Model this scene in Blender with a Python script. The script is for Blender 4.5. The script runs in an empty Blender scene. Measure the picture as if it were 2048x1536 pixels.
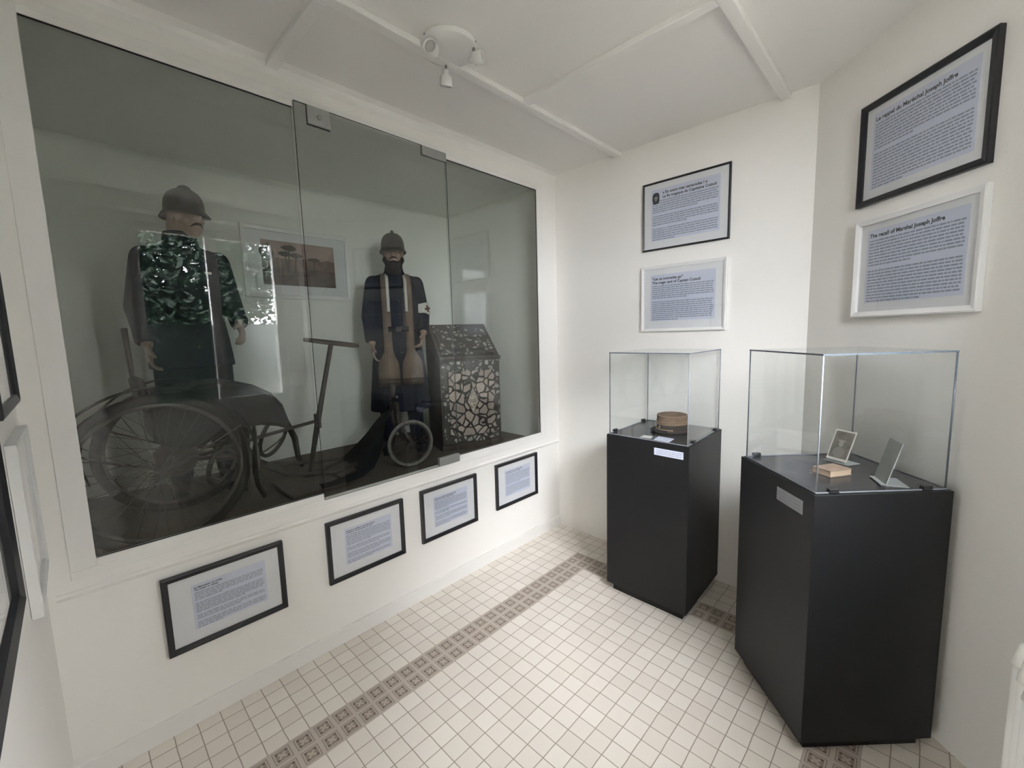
import bpy, math, random
from mathutils import Vector, Matrix, Euler
random.seed(7)
scene = bpy.context.scene
COL = scene.collection
PI = math.pi

# ------------------------------------------------------------------ camera
cam_d = bpy.data.cameras.new('camera')
cam = bpy.data.objects.new('camera', cam_d)
COL.objects.link(cam)
yaw, pitch, roll = math.radians(44.0772), math.radians(-6.583), math.radians(-1.5801)
F = Vector((-math.sin(yaw) * math.cos(pitch), math.cos(yaw) * math.cos(pitch), math.sin(pitch)))
R0 = Vector((math.cos(yaw), math.sin(yaw), 0))
U0 = R0.cross(F)
RR = R0 * math.cos(roll) + U0 * math.sin(roll)
UU = -R0 * math.sin(roll) + U0 * math.cos(roll)
m = Matrix((RR, UU, -F)).transposed().to_4x4()
m.translation = Vector((2.1662, -2.7818, 1.6257))
cam.matrix_world = m
cam_d.sensor_width = 36.0
cam_d.lens = 853.45 / 2048 * 36.0
cam_d.clip_start = 0.02
scene.camera = cam

# ------------------------------------------------------------------ exposure, world, daylight portal
scene.view_settings.view_transform = 'Standard'
scene.view_settings.look = 'None'
scene.view_settings.gamma = 1.0
scene.view_settings.use_curve_mapping = False
scene.view_settings.exposure = 1.68
scene.cycles.max_bounces = 16
scene.cycles.diffuse_bounces = 8
scene.cycles.glossy_bounces = 6
scene.cycles.transparent_max_bounces = 32
scene.cycles.transmission_bounces = 8
scene.cycles.caustics_reflective = False
scene.cycles.caustics_refractive = False

WR = 2.46           # plane of the wall on the window side
W = 2.60            # plane of the window, set back in an alcove
WY0, WY1, WZ0, WZ1 = -2.36, -1.185, 1.02, 2.66   # window opening
world = bpy.data.worlds.new('world')
scene.world = world
world.use_nodes = True
nt = world.node_tree
bg = nt.nodes['Background']
bg.inputs['Color'].default_value = (0.91, 0.94, 1.0, 1)
bg.inputs['Strength'].default_value = 12.0
pl = bpy.data.lights.new('window_portal', 'AREA')
pl.shape = 'RECTANGLE'
pl.size, pl.size_y = WZ1 - WZ0, WY1 - WY0
pl.cycles.is_portal = True
po = bpy.data.objects.new('window_portal', pl)
po.location = (W + 0.02, (WY0 + WY1) / 2, (WZ0 + WZ1) / 2)
po.rotation_euler = (0, PI / 2, 0)
COL.objects.link(po)

p2l = bpy.data.lights.new('added_window_portal', 'AREA')  # samples sky light through the added lobby window
p2l.shape = 'RECTANGLE'
p2l.size, p2l.size_y = 0.7, 1.0
p2l.cycles.is_portal = True
p2o = bpy.data.objects.new('added_window_portal', p2l)
p2o.location = (0.9, -4.71, 1.55)
p2o.rotation_euler = (PI / 2, 0, 0)
COL.objects.link(p2o)
# hazy daylight coming over the garden, from the side the trees leave open
sl_ = bpy.data.lights.new('hazy_sun', 'SUN')
sl_.energy = 21.0
sl_.angle = math.radians(66)
sl_.color = (0.95, 0.96, 1.0)
so_ = bpy.data.objects.new('hazy_sun', sl_)
so_.rotation_euler = Vector((0.50, -0.70, 1.02)).to_track_quat('Z', 'Y').to_euler()
COL.objects.link(so_)

# ------------------------------------------------------------------ materials
MATS = {}
def setp(b, name, val):
    if name in b.inputs:
        b.inputs[name].default_value = val
def mat(name, col, rough=0.6, metal=0.0, spec=0.5, noise=0.0, nscale=20.0, bump=0.0, bscale=200.0, coat=0.0):
    if name in MATS:
        return MATS[name]
    mt = bpy.data.materials.new(name)
    mt.use_nodes = True
    t = mt.node_tree
    b = t.nodes['Principled BSDF']
    setp(b, 'Base Color', (*col, 1))
    setp(b, 'Roughness', rough)
    setp(b, 'Metallic', metal)
    setp(b, 'Specular IOR Level', spec)
    setp(b, 'Coat Weight', coat)
    tc = t.nodes.new('ShaderNodeTexCoord')
    if noise > 0:
        n = t.nodes.new('ShaderNodeTexNoise')
        n.inputs['Scale'].default_value = nscale
        n.inputs['Detail'].default_value = 4
        t.links.new(tc.outputs['Object'], n.inputs['Vector'])
        r = t.nodes.new('ShaderNodeValToRGB')
        r.color_ramp.elements[0].position = 0.3
        r.color_ramp.elements[1].position = 0.7
        r.color_ramp.elements[0].color = (*[c * (1 - noise) for c in col], 1)
        r.color_ramp.elements[1].color = (*[min(1, c * (1 + noise * 0.6)) for c in col], 1)
        t.links.new(n.outputs['Fac'], r.inputs['Fac'])
        t.links.new(r.outputs['Color'], b.inputs['Base Color'])
    if bump > 0:
        n2 = t.nodes.new('ShaderNodeTexNoise')
        n2.inputs['Scale'].default_value = bscale
        n2.inputs['Detail'].default_value = 3
        t.links.new(tc.outputs['Object'], n2.inputs['Vector'])
        bp = t.nodes.new('ShaderNodeBump')
        bp.inputs['Strength'].default_value = bump
        bp.inputs['Distance'].default_value = 0.004
        t.links.new(n2.outputs['Fac'], bp.inputs['Height'])
        t.links.new(bp.outputs['Normal'], b.inputs['Normal'])
    MATS[name] = mt
    return mt

def glass_mat(name, tint, gloss=1.0, f0=0.034):
    """thin clear glass: tinted see-through plus a mirror reflection that grows towards grazing angles"""
    mt = bpy.data.materials.new(name)
    mt.use_nodes = True
    t = mt.node_tree
    for n in list(t.nodes):
        if n.type != 'OUTPUT_MATERIAL':
            t.nodes.remove(n)
    out = [n for n in t.nodes if n.type == 'OUTPUT_MATERIAL'][0]
    tr = t.nodes.new('ShaderNodeBsdfTransparent')
    tr.inputs['Color'].default_value = (*tint, 1)
    gl = t.nodes.new('ShaderNodeBsdfGlossy')
    gl.inputs['Roughness'].default_value = 0.0
    gl.inputs['Color'].default_value = (gloss, gloss, gloss, 1)
    lw = t.nodes.new('ShaderNodeLayerWeight')
    lw.inputs['Blend'].default_value = 0.5
    pw = t.nodes.new('ShaderNodeMath'); pw.operation = 'POWER'
    pw.inputs[1].default_value = 5.0
    t.links.new(lw.outputs['Facing'], pw.inputs[0])
    ma = t.nodes.new('ShaderNodeMath'); ma.operation = 'MULTIPLY_ADD'
    ma.inputs[1].default_value = 1 - f0
    ma.inputs[2].default_value = f0
    t.links.new(pw.outputs[0], ma.inputs[0])
    mx = t.nodes.new('ShaderNodeMixShader')
    t.links.new(ma.outputs[0], mx.inputs['Fac'])
    t.links.new(tr.outputs[0], mx.inputs[1])
    t.links.new(gl.outputs[0], mx.inputs[2])
    t.links.new(mx.outputs[0], out.inputs['Surface'])
    MATS[name] = mt
    return mt

def frosted_mat(name, col, opaque=0.15):
    mt = bpy.data.materials.new(name)
    mt.use_nodes = True
    t = mt.node_tree
    out = [n for n in t.nodes if n.type == 'OUTPUT_MATERIAL'][0]
    for n in list(t.nodes):
        if n != out:
            t.nodes.remove(n)
    a = t.nodes.new('ShaderNodeBsdfRefraction'); a.inputs['Color'].default_value = (*col, 1); a.inputs['Roughness'].default_value = 0.45; a.inputs['IOR'].default_value = 1.25
    b = t.nodes.new('ShaderNodeBsdfDiffuse'); b.inputs['Color'].default_value = (*col, 1)
    mx = t.nodes.new('ShaderNodeMixShader'); mx.inputs['Fac'].default_value = opaque
    t.links.new(a.outputs[0], mx.inputs[1]); t.links.new(b.outputs[0], mx.inputs[2])
    t.links.new(mx.outputs[0], out.inputs['Surface'])
    MATS[name] = mt
    return mt

def floor_mat():
    mt = bpy.data.materials.new('ceramic_floor')
    mt.use_nodes = True
    t = mt.node_tree
    b = t.nodes['Principled BSDF']
    N, L = t.nodes.new, t.links.new
    def math_(op, a, bb=None, c=None):
        n = N('ShaderNodeMath'); n.operation = op
        for i, v in enumerate((a, bb, c)):
            if v is None: continue
            if hasattr(v, 'default_value') or hasattr(v, 'links'):
                L(v, n.inputs[i])
            else:
                n.inputs[i].default_value = v
        return n.outputs[0]
    tc = N('ShaderNodeTexCoord')
    sp = N('ShaderNodeSeparateXYZ'); L(tc.outputs['Object'], sp.inputs[0])
    # hand laid tiles: a slight wobble of the grid
    wn = N('ShaderNodeTexNoise'); wn.inputs['Scale'].default_value = 7.0; wn.inputs['Detail'].default_value = 2
    L(tc.outputs['Object'], wn.inputs['Vector'])
    ws = N('ShaderNodeSeparateColor'); L(wn.outputs['Color'], ws.inputs[0])
    px, py = 0.0805, 0.0807
    X = math_('DIVIDE', math_('ADD', math_('SUBTRACT', sp.outputs[0], 0.073), math_('MULTIPLY_ADD', ws.outputs[0], 0.008, -0.004)), px)
    Y = math_('DIVIDE', math_('ADD', math_('SUBTRACT', sp.outputs[1], -2.315), math_('MULTIPLY_ADD', ws.outputs[1], 0.008, -0.004)), py)
    ix, iy = math_('FLOOR', X), math_('FLOOR', Y)
    u = math_('ABSOLUTE', math_('MULTIPLY_ADD', math_('SUBTRACT', X, ix), 2.0, -1.0))
    v = math_('ABSOLUTE', math_('MULTIPLY_ADD', math_('SUBTRACT', Y, iy), 2.0, -1.0))
    mm = math_('MAXIMUM', u, v)
    # index vector and random per tile
    cv = N('ShaderNodeCombineXYZ'); L(ix, cv.inputs[0]); L(iy, cv.inputs[1])
    rnd = N('ShaderNodeTexWhiteNoise'); rnd.noise_dimensions = '2D'; L(cv.outputs[0], rnd.inputs['Vector'])
    # band mask: ix 4..5 or ix 23..24 between the cross band, iy 23..24 as cross band
    def between(val, lo, hi):
        return math_('MULTIPLY', math_('GREATER_THAN', val, lo - 0.5), math_('LESS_THAN', val, hi + 0.5))
    xb = math_('MAXIMUM', between(ix, 4, 5), between(ix, 23, 24))
    inner = between(iy, -200, 24)
    yb = math_('MULTIPLY', between(iy, 23, 24), between(ix, 4, 24))
    band = math_('MAXIMUM', math_('MULTIPLY', xb, inner), yb)
    # decorated tile
    face = math_('LESS_THAN', mm, 0.80)
    ring = math_('MULTIPLY', math_('GREATER_THAN', mm, 0.60), math_('LESS_THAN', mm, 0.70))
    cross = math_('MULTIPLY', math_('LESS_THAN', math_('ABSOLUTE', math_('SUBTRACT', u, v)), 0.17), math_('LESS_THAN', mm, 0.54))
    dots = math_('MULTIPLY', cross, math_('GREATER_THAN', mm, 0.38))
    def mixc(fac, a, bb):
        n = N('ShaderNodeMix'); n.data_type = 'RGBA'
        L(fac, n.inputs['Factor'])
        for s, val in (('A', a), ('B', bb)):
            sock = [i for i in n.inputs if i.name == s and i.type == 'RGBA'][0]
            if isinstance(val, tuple): sock.default_value = (*val, 1)
            else: L(val, sock)
        return [o for o in n.outputs if o.type == 'RGBA'][0]
    deco = mixc(face, (0.50, 0.44, 0.38), (0.29, 0.235, 0.19))
    deco = mixc(ring, deco, (0.52, 0.45, 0.38))
    deco = mixc(cross, deco, (0.47, 0.40, 0.33))
    deco = mixc(dots, deco, (0.12, 0.09, 0.07))
    plain = mixc(rnd.outputs['Value'], (0.72, 0.655, 0.58), (0.79, 0.735, 0.66))
    gn = N('ShaderNodeTexNoise'); gn.inputs['Scale'].default_value = 25; gn.inputs['Detail'].default_value = 5
    L(tc.outputs['Object'], gn.inputs['Vector'])
    plain2 = N('ShaderNodeMix'); plain2.data_type = 'RGBA'; plain2.blend_type = 'MULTIPLY'
    plain2.inputs['Factor'].default_value = 0.35
    ss = [i for i in plain2.inputs if i.type == 'RGBA']
    L(plain, ss[0]); L(gn.outputs['Color'], ss[1])
    gw = math_('GREATER_THAN', mm, 0.955)
    plainf = mixc(gw, plain, (0.33, 0.28, 0.23))
    allc = mixc(band, plainf, deco)
    L(allc, b.inputs['Base Color'])
    hb = math_('LESS_THAN', mm, math_('MULTIPLY_ADD', band, -0.14, 0.95))
    h2 = math_('MULTIPLY_ADD', gn.outputs['Fac'], 0.25, hb)
    bp = N('ShaderNodeBump'); bp.inputs['Strength'].default_value = 0.35; bp.inputs['Distance'].default_value = 0.002
    L(h2, bp.inputs['Height']); L(bp.outputs['Normal'], b.inputs['Normal'])
    setp(b, 'Roughness', 0.42)
    MATS['floor'] = mt
    return mt

def stone_mat(name, scale, gap, dark, light, rnd_keep=0.0):
    """flat cut stones set in dark mortar"""
    mt = bpy.data.materials.new(name)
    mt.use_nodes = True
    t = mt.node_tree
    b = t.nodes['Principled BSDF']
    N, L = t.nodes.new, t.links.new
    tc = N('ShaderNodeTexCoord')
    nz = N('ShaderNodeTexNoise'); nz.inputs['Scale'].default_value = 14
    L(tc.outputs['Object'], nz.inputs['Vector'])
    mv = N('ShaderNodeVectorMath'); mv.operation = 'MULTIPLY_ADD'
    mv.inputs[1].default_value = (0.03, 0.03, 0.03)
    L(nz.outputs['Color'], mv.inputs[0]); L(tc.outputs['Object'], mv.inputs[2])
    v = N('ShaderNodeTexVoronoi'); v.feature = 'DISTANCE_TO_EDGE'; v.inputs['Scale'].default_value = scale
    L(mv.outputs[0], v.inputs['Vector'])
    v2 = N('ShaderNodeTexVoronoi'); v2.feature = 'F1'; v2.inputs['Scale'].default_value = scale
    L(mv.outputs[0], v2.inputs['Vector'])
    sc = N('ShaderNodeSeparateColor'); L(v2.outputs['Color'], sc.inputs[0])
    g = N('ShaderNodeMath'); g.operation = 'GREATER_THAN'; g.inputs[1].default_value = gap
    L(v.outputs['Distance'], g.inputs[0])
    k = N('ShaderNodeMath'); k.operation = 'GREATER_THAN'; k.inputs[1].default_value = rnd_keep
    L(sc.outputs[1], k.inputs[0])
    f = N('ShaderNodeMath'); f.operation = 'MULTIPLY'; L(g.outputs[0], f.inputs[0]); L(k.outputs[0], f.inputs[1])
    cr = N('ShaderNodeValToRGB')
    cr.color_ramp.elements[0].color = (*[c * 0.62 for c in light], 1)
    cr.color_ramp.elements[1].color = (*light, 1)
    L(sc.outputs[0], cr.inputs['Fac'])
    n2 = N('ShaderNodeTexNoise'); n2.inputs['Scale'].default_value = 90
    L(tc.outputs['Object'], n2.inputs['Vector'])
    m1 = N('ShaderNodeMix'); m1.data_type = 'RGBA'; m1.blend_type = 'MULTIPLY'; m1.inputs['Factor'].default_value = 0.5
    s1 = [i for i in m1.inputs if i.type == 'RGBA']
    L(cr.outputs[0], s1[0]); L(n2.outputs['Fac'], s1[1])
    m2 = N('ShaderNodeMix'); m2.data_type = 'RGBA'
    s2 = [i for i in m2.inputs if i.type == 'RGBA']
    L(f.outputs[0], m2.inputs['Factor']); s2[0].default_value = (*dark, 1)
    L([o for o in m1.outputs if o.type == 'RGBA'][0], s2[1])
    L([o for o in m2.outputs if o.type == 'RGBA'][0], b.inputs['Base Color'])
    bp = N('ShaderNodeBump'); bp.inputs['Strength'].default_value = 0.8; bp.inputs['Distance'].default_value = 0.006
    L(f.outputs[0], bp.inputs['Height']); L(bp.outputs['Normal'], b.inputs['Normal'])
    setp(b, 'Roughness', 0.45)
    MATS[name] = mt
    return mt

M_wall = mat('wall_plaster', (0.85, 0.835, 0.80), 0.75, bump=0.12, bscale=60, spec=0.3)
M_ceil = mat('ceiling_paint', (0.83, 0.82, 0.80), 0.8, bump=0.08, bscale=50, spec=0.3)
M_batten = mat('batten_paint', (0.83, 0.82, 0.80), 0.5)
M_trim = mat('trim_paint', (0.82, 0.81, 0.78), 0.45)
M_skirt = mat('skirting_paint', (0.80, 0.79, 0.765), 0.5)
M_niche = mat('niche_plaster', (0.78, 0.79, 0.75), 0.85, bump=0.1, bscale=60)
M_carpet = mat('niche_carpet', (0.105, 0.085, 0.068), 0.95, noise=0.25, nscale=60, bump=0.3, bscale=400)
M_black = mat('black_frame', (0.012, 0.012, 0.015), 0.38, noise=0.2, nscale=80)
M_white = mat('white_frame', (0.78, 0.78, 0.77), 0.4)
M_mat = mat('mat_board', (0.74, 0.755, 0.775), 0.7)
M_paper = mat('printed_paper', (0.60, 0.64, 0.76), 0.7)
M_ink = mat('grey_ink', (0.27, 0.31, 0.39), 0.7)
M_inkd = mat('dark_ink', (0.035, 0.04, 0.05), 0.7)
M_plinth = mat('black_laminate', (0.008, 0.0082, 0.0095), 0.45, bump=0.05, bscale=300, spec=0.38)
M_plinthtop = mat('black_plinth_top', (0.03, 0.031, 0.036), 0.25, spec=0.5)
M_edge = mat('glass_edge', (0.12, 0.15, 0.18), 0.2, spec=0.5)
M_edgel = mat('light_glass_edge', (0.30, 0.325, 0.36), 0.3, spec=0.4)
M_edged = mat('dark_glass_edge', (0.035, 0.05, 0.045), 0.15, spec=0.6)
M_clip = mat('black_clip', (0.01, 0.01, 0.011), 0.4)
M_rubber = mat('black_rubber', (0.010, 0.009, 0.008), 0.85, spec=0.15)
M_rubberg = mat('perished_grey_rubber', (0.16, 0.15, 0.135), 0.8, noise=0.3, nscale=40)
M_rust = mat('dark_painted_iron', (0.035, 0.028, 0.024), 0.5, noise=0.4, nscale=30)
M_leather = mat('black_leather', (0.010, 0.010, 0.012), 0.6, spec=0.2, noise=0.2, nscale=30)
M_brown = mat('brown_leather', (0.045, 0.026, 0.018), 0.5, noise=0.3, nscale=25)
M_steel = mat('worn_steel', (0.35, 0.34, 0.33), 0.35, metal=1.0)
M_wood = mat('dark_wood', (0.05, 0.034, 0.024), 0.5, noise=0.4, nscale=12)
M_skin = mat('mannequin_skin', (0.33, 0.23, 0.185), 0.5)
M_navy = mat('navy_wool', (0.012, 0.014, 0.024), 0.95, bump=0.4, bscale=250, spec=0.1)
M_navy2 = mat('dark_blue_wool', (0.013, 0.015, 0.028), 0.95, bump=0.4, bscale=250, spec=0.1)
M_helmet = mat('helmet_paint', (0.065, 0.058, 0.05), 0.5, noise=0.2, nscale=20)
M_hair = mat('dark_hair', (0.018, 0.012, 0.009), 0.8, bump=0.6, bscale=150)
M_tan = mat('tan_leather', (0.165, 0.115, 0.086), 0.7, noise=0.25, nscale=12)
M_linen = mat('white_linen', (0.60, 0.59, 0.55), 0.85)
M_red = mat('red_cloth', (0.10, 0.02, 0.02), 0.85)
M_brass = mat('brass', (0.45, 0.33, 0.14), 0.35, metal=1.0)
M_fit = mat('satin_fitting', (0.40, 0.41, 0.39), 0.4, metal=0.6)
M_lampw = mat('white_enamel', (0.78, 0.78, 0.76), 0.35)
M_lampd = mat('grey_lens', (0.50, 0.50, 0.48), 0.3)
M_rad = mat('radiator_enamel', (0.80, 0.79, 0.75), 0.35)
M_kepi = mat('kepi_brown_felt', (0.16, 0.105, 0.068), 0.85, noise=0.3, nscale=40)
M_kepid = mat('kepi_dark_band', (0.035, 0.025, 0.02), 0.8)
M_kepil = mat('kepi_braid', (0.33, 0.23, 0.15), 0.6)
M_card = mat('label_card', (0.62, 0.66, 0.80), 0.6)
M_cardg = mat('grey_label_card', (0.34, 0.35, 0.36), 0.6)
M_bookc = mat('aged_book_cover', (0.33, 0.24, 0.18), 0.7, noise=0.25, nscale=40)
M_bookp = mat('aged_pages', (0.62, 0.47, 0.34), 0.8)
M_photo = mat('sepia_photo', (0.16, 0.15, 0.125), 0.4, noise=0.5, nscale=22)
M_photol = mat('photo_border', (0.55, 0.54, 0.50), 0.5)
M_leaf = mat('green_leaf', (0.022, 0.046, 0.022), 0.32, spec=0.45)
M_leafd = mat('dark_green_leaf', (0.014, 0.032, 0.016), 0.32, spec=0.45)
M_bark = mat('bark', (0.09, 0.07, 0.05), 0.9)
M_grass = mat('gravel_ground', (0.16, 0.15, 0.13), 0.95, noise=0.3)
M_render = mat('outdoor_render', (0.85, 0.85, 0.83), 0.8)
M_glass = glass_mat('showcase_glass', (0.93, 0.945, 0.93))
M_acryl = glass_mat('clear_acrylic', (0.988, 0.994, 0.994), f0=0.030)
M_pict = glass_mat('picture_glass', (0.99, 0.99, 0.99), f0=0.03)
M_win = glass_mat('window_glass', (0.98, 0.98, 0.98))
M_frost = frosted_mat('frosted_film', (0.62, 0.63, 0.63), 0.1)
M_acst = frosted_mat('satin_acrylic', (0.60, 0.64, 0.62), 0.6)
M_floor = floor_mat()
M_stone = stone_mat('set_stones', 15.5, 0.085, (0.02, 0.015, 0.012), (0.62, 0.50, 0.44))
M_stone2 = stone_mat('sparse_set_stones', 26.0, 0.16, (0.045, 0.037, 0.032), (0.52, 0.50, 0.46), 0.35)

# ------------------------------------------------------------------ mesh helpers
ORG = {}
class MB:
    def __init__(s):
        s.v, s.f, s.mi, s.mats, s.smooth = [], [], [], [], []
    def mslot(s, m):
        if m is None: return 0
        if m not in s.mats: s.mats.append(m)
        return s.mats.index(m)
    def add(s, vs, fs, m=None, smooth=False):
        o = len(s.v); s.v += [Vector(p) for p in vs]
        k = s.mslot(m)
        for f in fs:
            s.f.append([i + o for i in f]); s.mi.append(k); s.smooth.append(smooth)
        return s
    def box(s, lo, hi, m=None):
        x0, y0, z0 = lo; x1, y1, z1 = hi
        vs = [(x0, y0, z0), (x1, y0, z0), (x1, y1, z0), (x0, y1, z0), (x0, y0, z1), (x1, y0, z1), (x1, y1, z1), (x0, y1, z1)]
        return s.add(vs, [(0, 3, 2, 1), (4, 5, 6, 7), (0, 1, 5, 4), (1, 2, 6, 5), (2, 3, 7, 6), (3, 0, 4, 7)], m)
    def obox(s, c, ax, hs, m=None):
        """box centred c along three unit axes ax with half sizes hs"""
        c = Vector(c); a = [Vector(x) * h for x, h in zip(ax, hs)]
        vs = [c + i * a[0] + j * a[1] + k * a[2] for k in (-1, 1) for (i, j) in ((-1, -1), (1, -1), (1, 1), (-1, 1))]
        return s.add(vs, [(0, 3, 2, 1), (4, 5, 6, 7), (0, 1, 5, 4), (1, 2, 6, 5), (2, 3, 7, 6), (3, 0, 4, 7)], m)
    def prism(s, poly, z0, z1, m=None):
        n = len(poly)
        vs = [(p[0], p[1], z0) for p in poly] + [(p[0], p[1], z1) for p in poly]
        fs = [tuple(range(n))[::-1], tuple(range(n, 2 * n))] + [(i, (i + 1) % n, n + (i + 1) % n, n + i) for i in range(n)]
        return s.add(vs, fs, m)
    def extrude(s, poly, d, m=None):
        d = Vector(d); n = len(poly)
        vs = [Vector(p) for p in poly] + [Vector(p) + d for p in poly]
        fs = [tuple(range(n))[::-1], tuple(range(n, 2 * n))] + [(i, (i + 1) % n, n + (i + 1) % n, n + i) for i in range(n)]
        return s.add(vs, fs, m)
    def loft(s, rings, m=None, smooth=True, cap=True, closed=False):
        n = len(rings[0]); vs = [p for r in rings for p in r]; fs = []
        k = len(rings)
        for a in range(k if closed else k - 1):
            b = (a + 1) % k
            for i in range(n):
                j = (i + 1) % n
                fs.append((a * n + i, a * n + j, b * n + j, b * n + i))
        if cap and not closed:
            fs.append(tuple(range(n))[::-1]); fs.append(tuple(range((k - 1) * n, k * n)))
        return s.add(vs, fs, m, smooth)
    def tube(s, pts, r, m=None, n=10, closed=False, smooth=True):
        pts = [Vector(p) for p in pts]; k = len(pts); rings = []
        rs = r if isinstance(r, (list, tuple)) else [r] * k
        prev = None
        for i, p in enumerate(pts):
            if closed: d = (pts[(i + 1) % k] - pts[i - 1])
            else: d = pts[min(i + 1, k - 1)] - pts[max(i - 1, 0)]
            d.normalize()
            if prev is None:
                a = d.orthogonal().normalized()
            else:
                a = (prev - d * prev.dot(d)).normalized()
            prev = a; b = d.cross(a)
            rings.append([p + (a * math.cos(2 * PI * t / n) + b * math.sin(2 * PI * t / n)) * rs[i] for t in range(n)])
        return s.loft(rings, m, smooth, True, closed)
    def ribbon(s, pts, wdir, w, th, m=None, closed=False, smooth=True):
        """strap following pts, width along wdir (one vector or list), thickness th"""
        pts = [Vector(p) for p in pts]; k = len(pts); rings = []
        for i, p in enumerate(pts):
            d = (pts[(i + 1) % k] - pts[i - 1]) if closed else pts[min(i + 1, k - 1)] - pts[max(i - 1, 0)]
            d.normalize()
            wd = Vector(wdir[i] if isinstance(wdir, list) else wdir)
            wd = (wd - d * wd.dot(d)).normalized()
            nn = d.cross(wd)
            ww = w[i] if isinstance(w, (list, tuple)) else w
            rings.append([p - wd * ww / 2 - nn * th / 2, p + wd * ww / 2 - nn * th / 2, p + wd * ww / 2 + nn * th / 2, p - wd * ww / 2 + nn * th / 2])
        return s.loft(rings, m, smooth, True, closed)
    def lathe(s, prof, c, axis=(0, 0, 1), m=None, n=32, sx=1.0, sy=1.0, smooth=True, ref=None):
        ax = Vector(axis).normalized(); c = Vector(c)
        a = Vector(ref).normalized() if ref else ax.orthogonal().normalized()
        a = (a - ax * a.dot(ax)).normalized(); b = ax.cross(a)
        rings = [[c + ax * h + (a * math.cos(2 * PI * t / n) * sx + b * math.sin(2 * PI * t / n) * sy) * r for t in range(n)] for r, h in prof]
        return s.loft(rings, m, smooth)
    def ell(s, c, r, rot=None, m=None, n=16, k=10):
        rings = []; c = Vector(c); rot = rot or Matrix.Identity(3)
        for i in range(1, k):
            ph = PI * i / k
            rings.append([c + rot @ Vector((r[0] * math.sin(ph) * math.cos(2 * PI * t / n), r[1] * math.sin(ph) * math.sin(2 * PI * t / n), r[2] * -math.cos(ph))) for t in range(n)])
        return s.loft(rings, m, True)
    def cap(s, p0, p1, r0, r1, n=14, round0=True, round1=True, m=None):
        """tapered limb with rounded or flat ends"""
        p0, p1 = Vector(p0), Vector(p1); d = (p1 - p0); L = d.length; d.normalize()
        pr = []
        if round0:
            for a in (80, 55, 30): pr.append((r0 * math.cos(math.radians(a)), -r0 * math.sin(math.radians(a))))
        pr += [(r0, 0), ((r0 + r1) / 2, L / 2), (r1, L)]
        if round1:
            for a in (30, 55, 80): pr.append((r1 * math.cos(math.radians(a)), L + r1 * math.sin(math.radians(a))))
        return s.lathe(pr, p0, d, m, n)
    def build(s, name, m=None, parent=None, bevel=0.0, label=None, solid=0.0):
        me = bpy.data.meshes.new(name)
        org = Vector((0, 0, 0))
        if parent is not None: org = ORG[parent.name]
        me.from_pydata([tuple(p - org) for p in s.v], [], s.f)
        ms = s.mats[:] or [m]
        for x in ms: me.materials.append(x)
        for p, k, sm in zip(me.polygons, s.mi, s.smooth):
            p.material_index = k; p.use_smooth = sm
        me.validate(); me.update()
        o = bpy.data.objects.new(name, me)
        COL.objects.link(o)
        ORG[o.name] = org
        if parent is not None: o.parent = parent
        if bevel > 0:
            b = o.modifiers.new('bevel', 'BEVEL'); b.width = bevel; b.segments = 2; b.limit_method = 'ANGLE'; b.angle_limit = math.radians(40)
        if label: o['label'] = label
        return o
    def union(s, name, m, parent, voxel, smooth=4, label=None):
        """closed shapes melted into one continuous surface"""
        o = s.build(name, m, parent, label=label)
        r = o.modifiers.new('melt', 'REMESH'); r.mode = 'VOXEL'; r.voxel_size = voxel; r.use_smooth_shade = True
        if smooth:
            k = o.modifiers.new('relax', 'SMOOTH'); k.iterations = smooth; k.factor = 0.5
        return o

def thing(name, label, cat, loc=(0, 0, 0), group=None):
    o = bpy.data.objects.new(name, None)
    o.empty_display_size = 0.1
    o.location = loc
    COL.objects.link(o)
    ORG[o.name] = Vector(loc)
    o['label'] = label; o['category'] = cat
    if group: o['group'] = group
    return o
def tag(o, label, cat, group=None, kind=None):
    o['label'] = label; o['category'] = cat
    if group: o['group'] = group
    if kind: o['kind'] = kind
    return o
def struct(o):
    o['kind'] = 'structure'
    return o

# ================================================================== THE ROOM
H = 2.851
Y0 = -2.92      # wall with the pictures at the camera's left
struct(MB().box((-0.0, -4.6, -0.12), (W + 0.05, 0.02, 0.0)).build('floor', M_floor))
struct(MB().box((0.0, -4.6, H), (W + 0.05, 0.02, H + 0.12)).build('ceiling', M_ceil))

# vitrine wall: x = 0 with the opening
OY0, OY1, OZ0, OZ1 = -2.787, -0.228, 0.842, 2.702
OW0, OW1 = 0.817, 2.723      # the wall opening itself, a little taller than the fixed panes
T = 0.022
wl = MB()
wl.box((-T, -4.6, 0), (0, OY0, H)).box((-T, OY1, 0), (0, 0.02, H)).box((-T, OY0, 0), (0, OY1, OW0)).box((-T, OY0, OW1), (0, OY1, H))
struct(wl.build('wall_vitrine', M_wall))
# thin painted boards round the opening, proud of the wall by a few millimetres
tr = MB()
tr.box((0, OY0 - 0.07, OW0 - 0.03), (0.004, OY1 + 0.07, OW0))
tr.box((0, OY0 - 0.07, OW1), (0.004, OY1 + 0.07, OW1 + 0.03))
tr.box((0, OY0 - 0.07, OW0), (0.004, OY0, OW1)).box((0, OY1, OW0), (0.004, OY1 + 0.07, OW1))
struct(tr.build('trim_1', M_trim, bevel=0.002))
# dado moulding under the sill
struct(MB().extrude([(0, -2.9, 0.748), (0.006, -2.9, 0.745), (0.010, -2.9, 0.735), (0.004, -2.9, 0.724), (0, -2.9, 0.72)], (0, 2.9, 0)).build('trim_2', M_wall))
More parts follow.
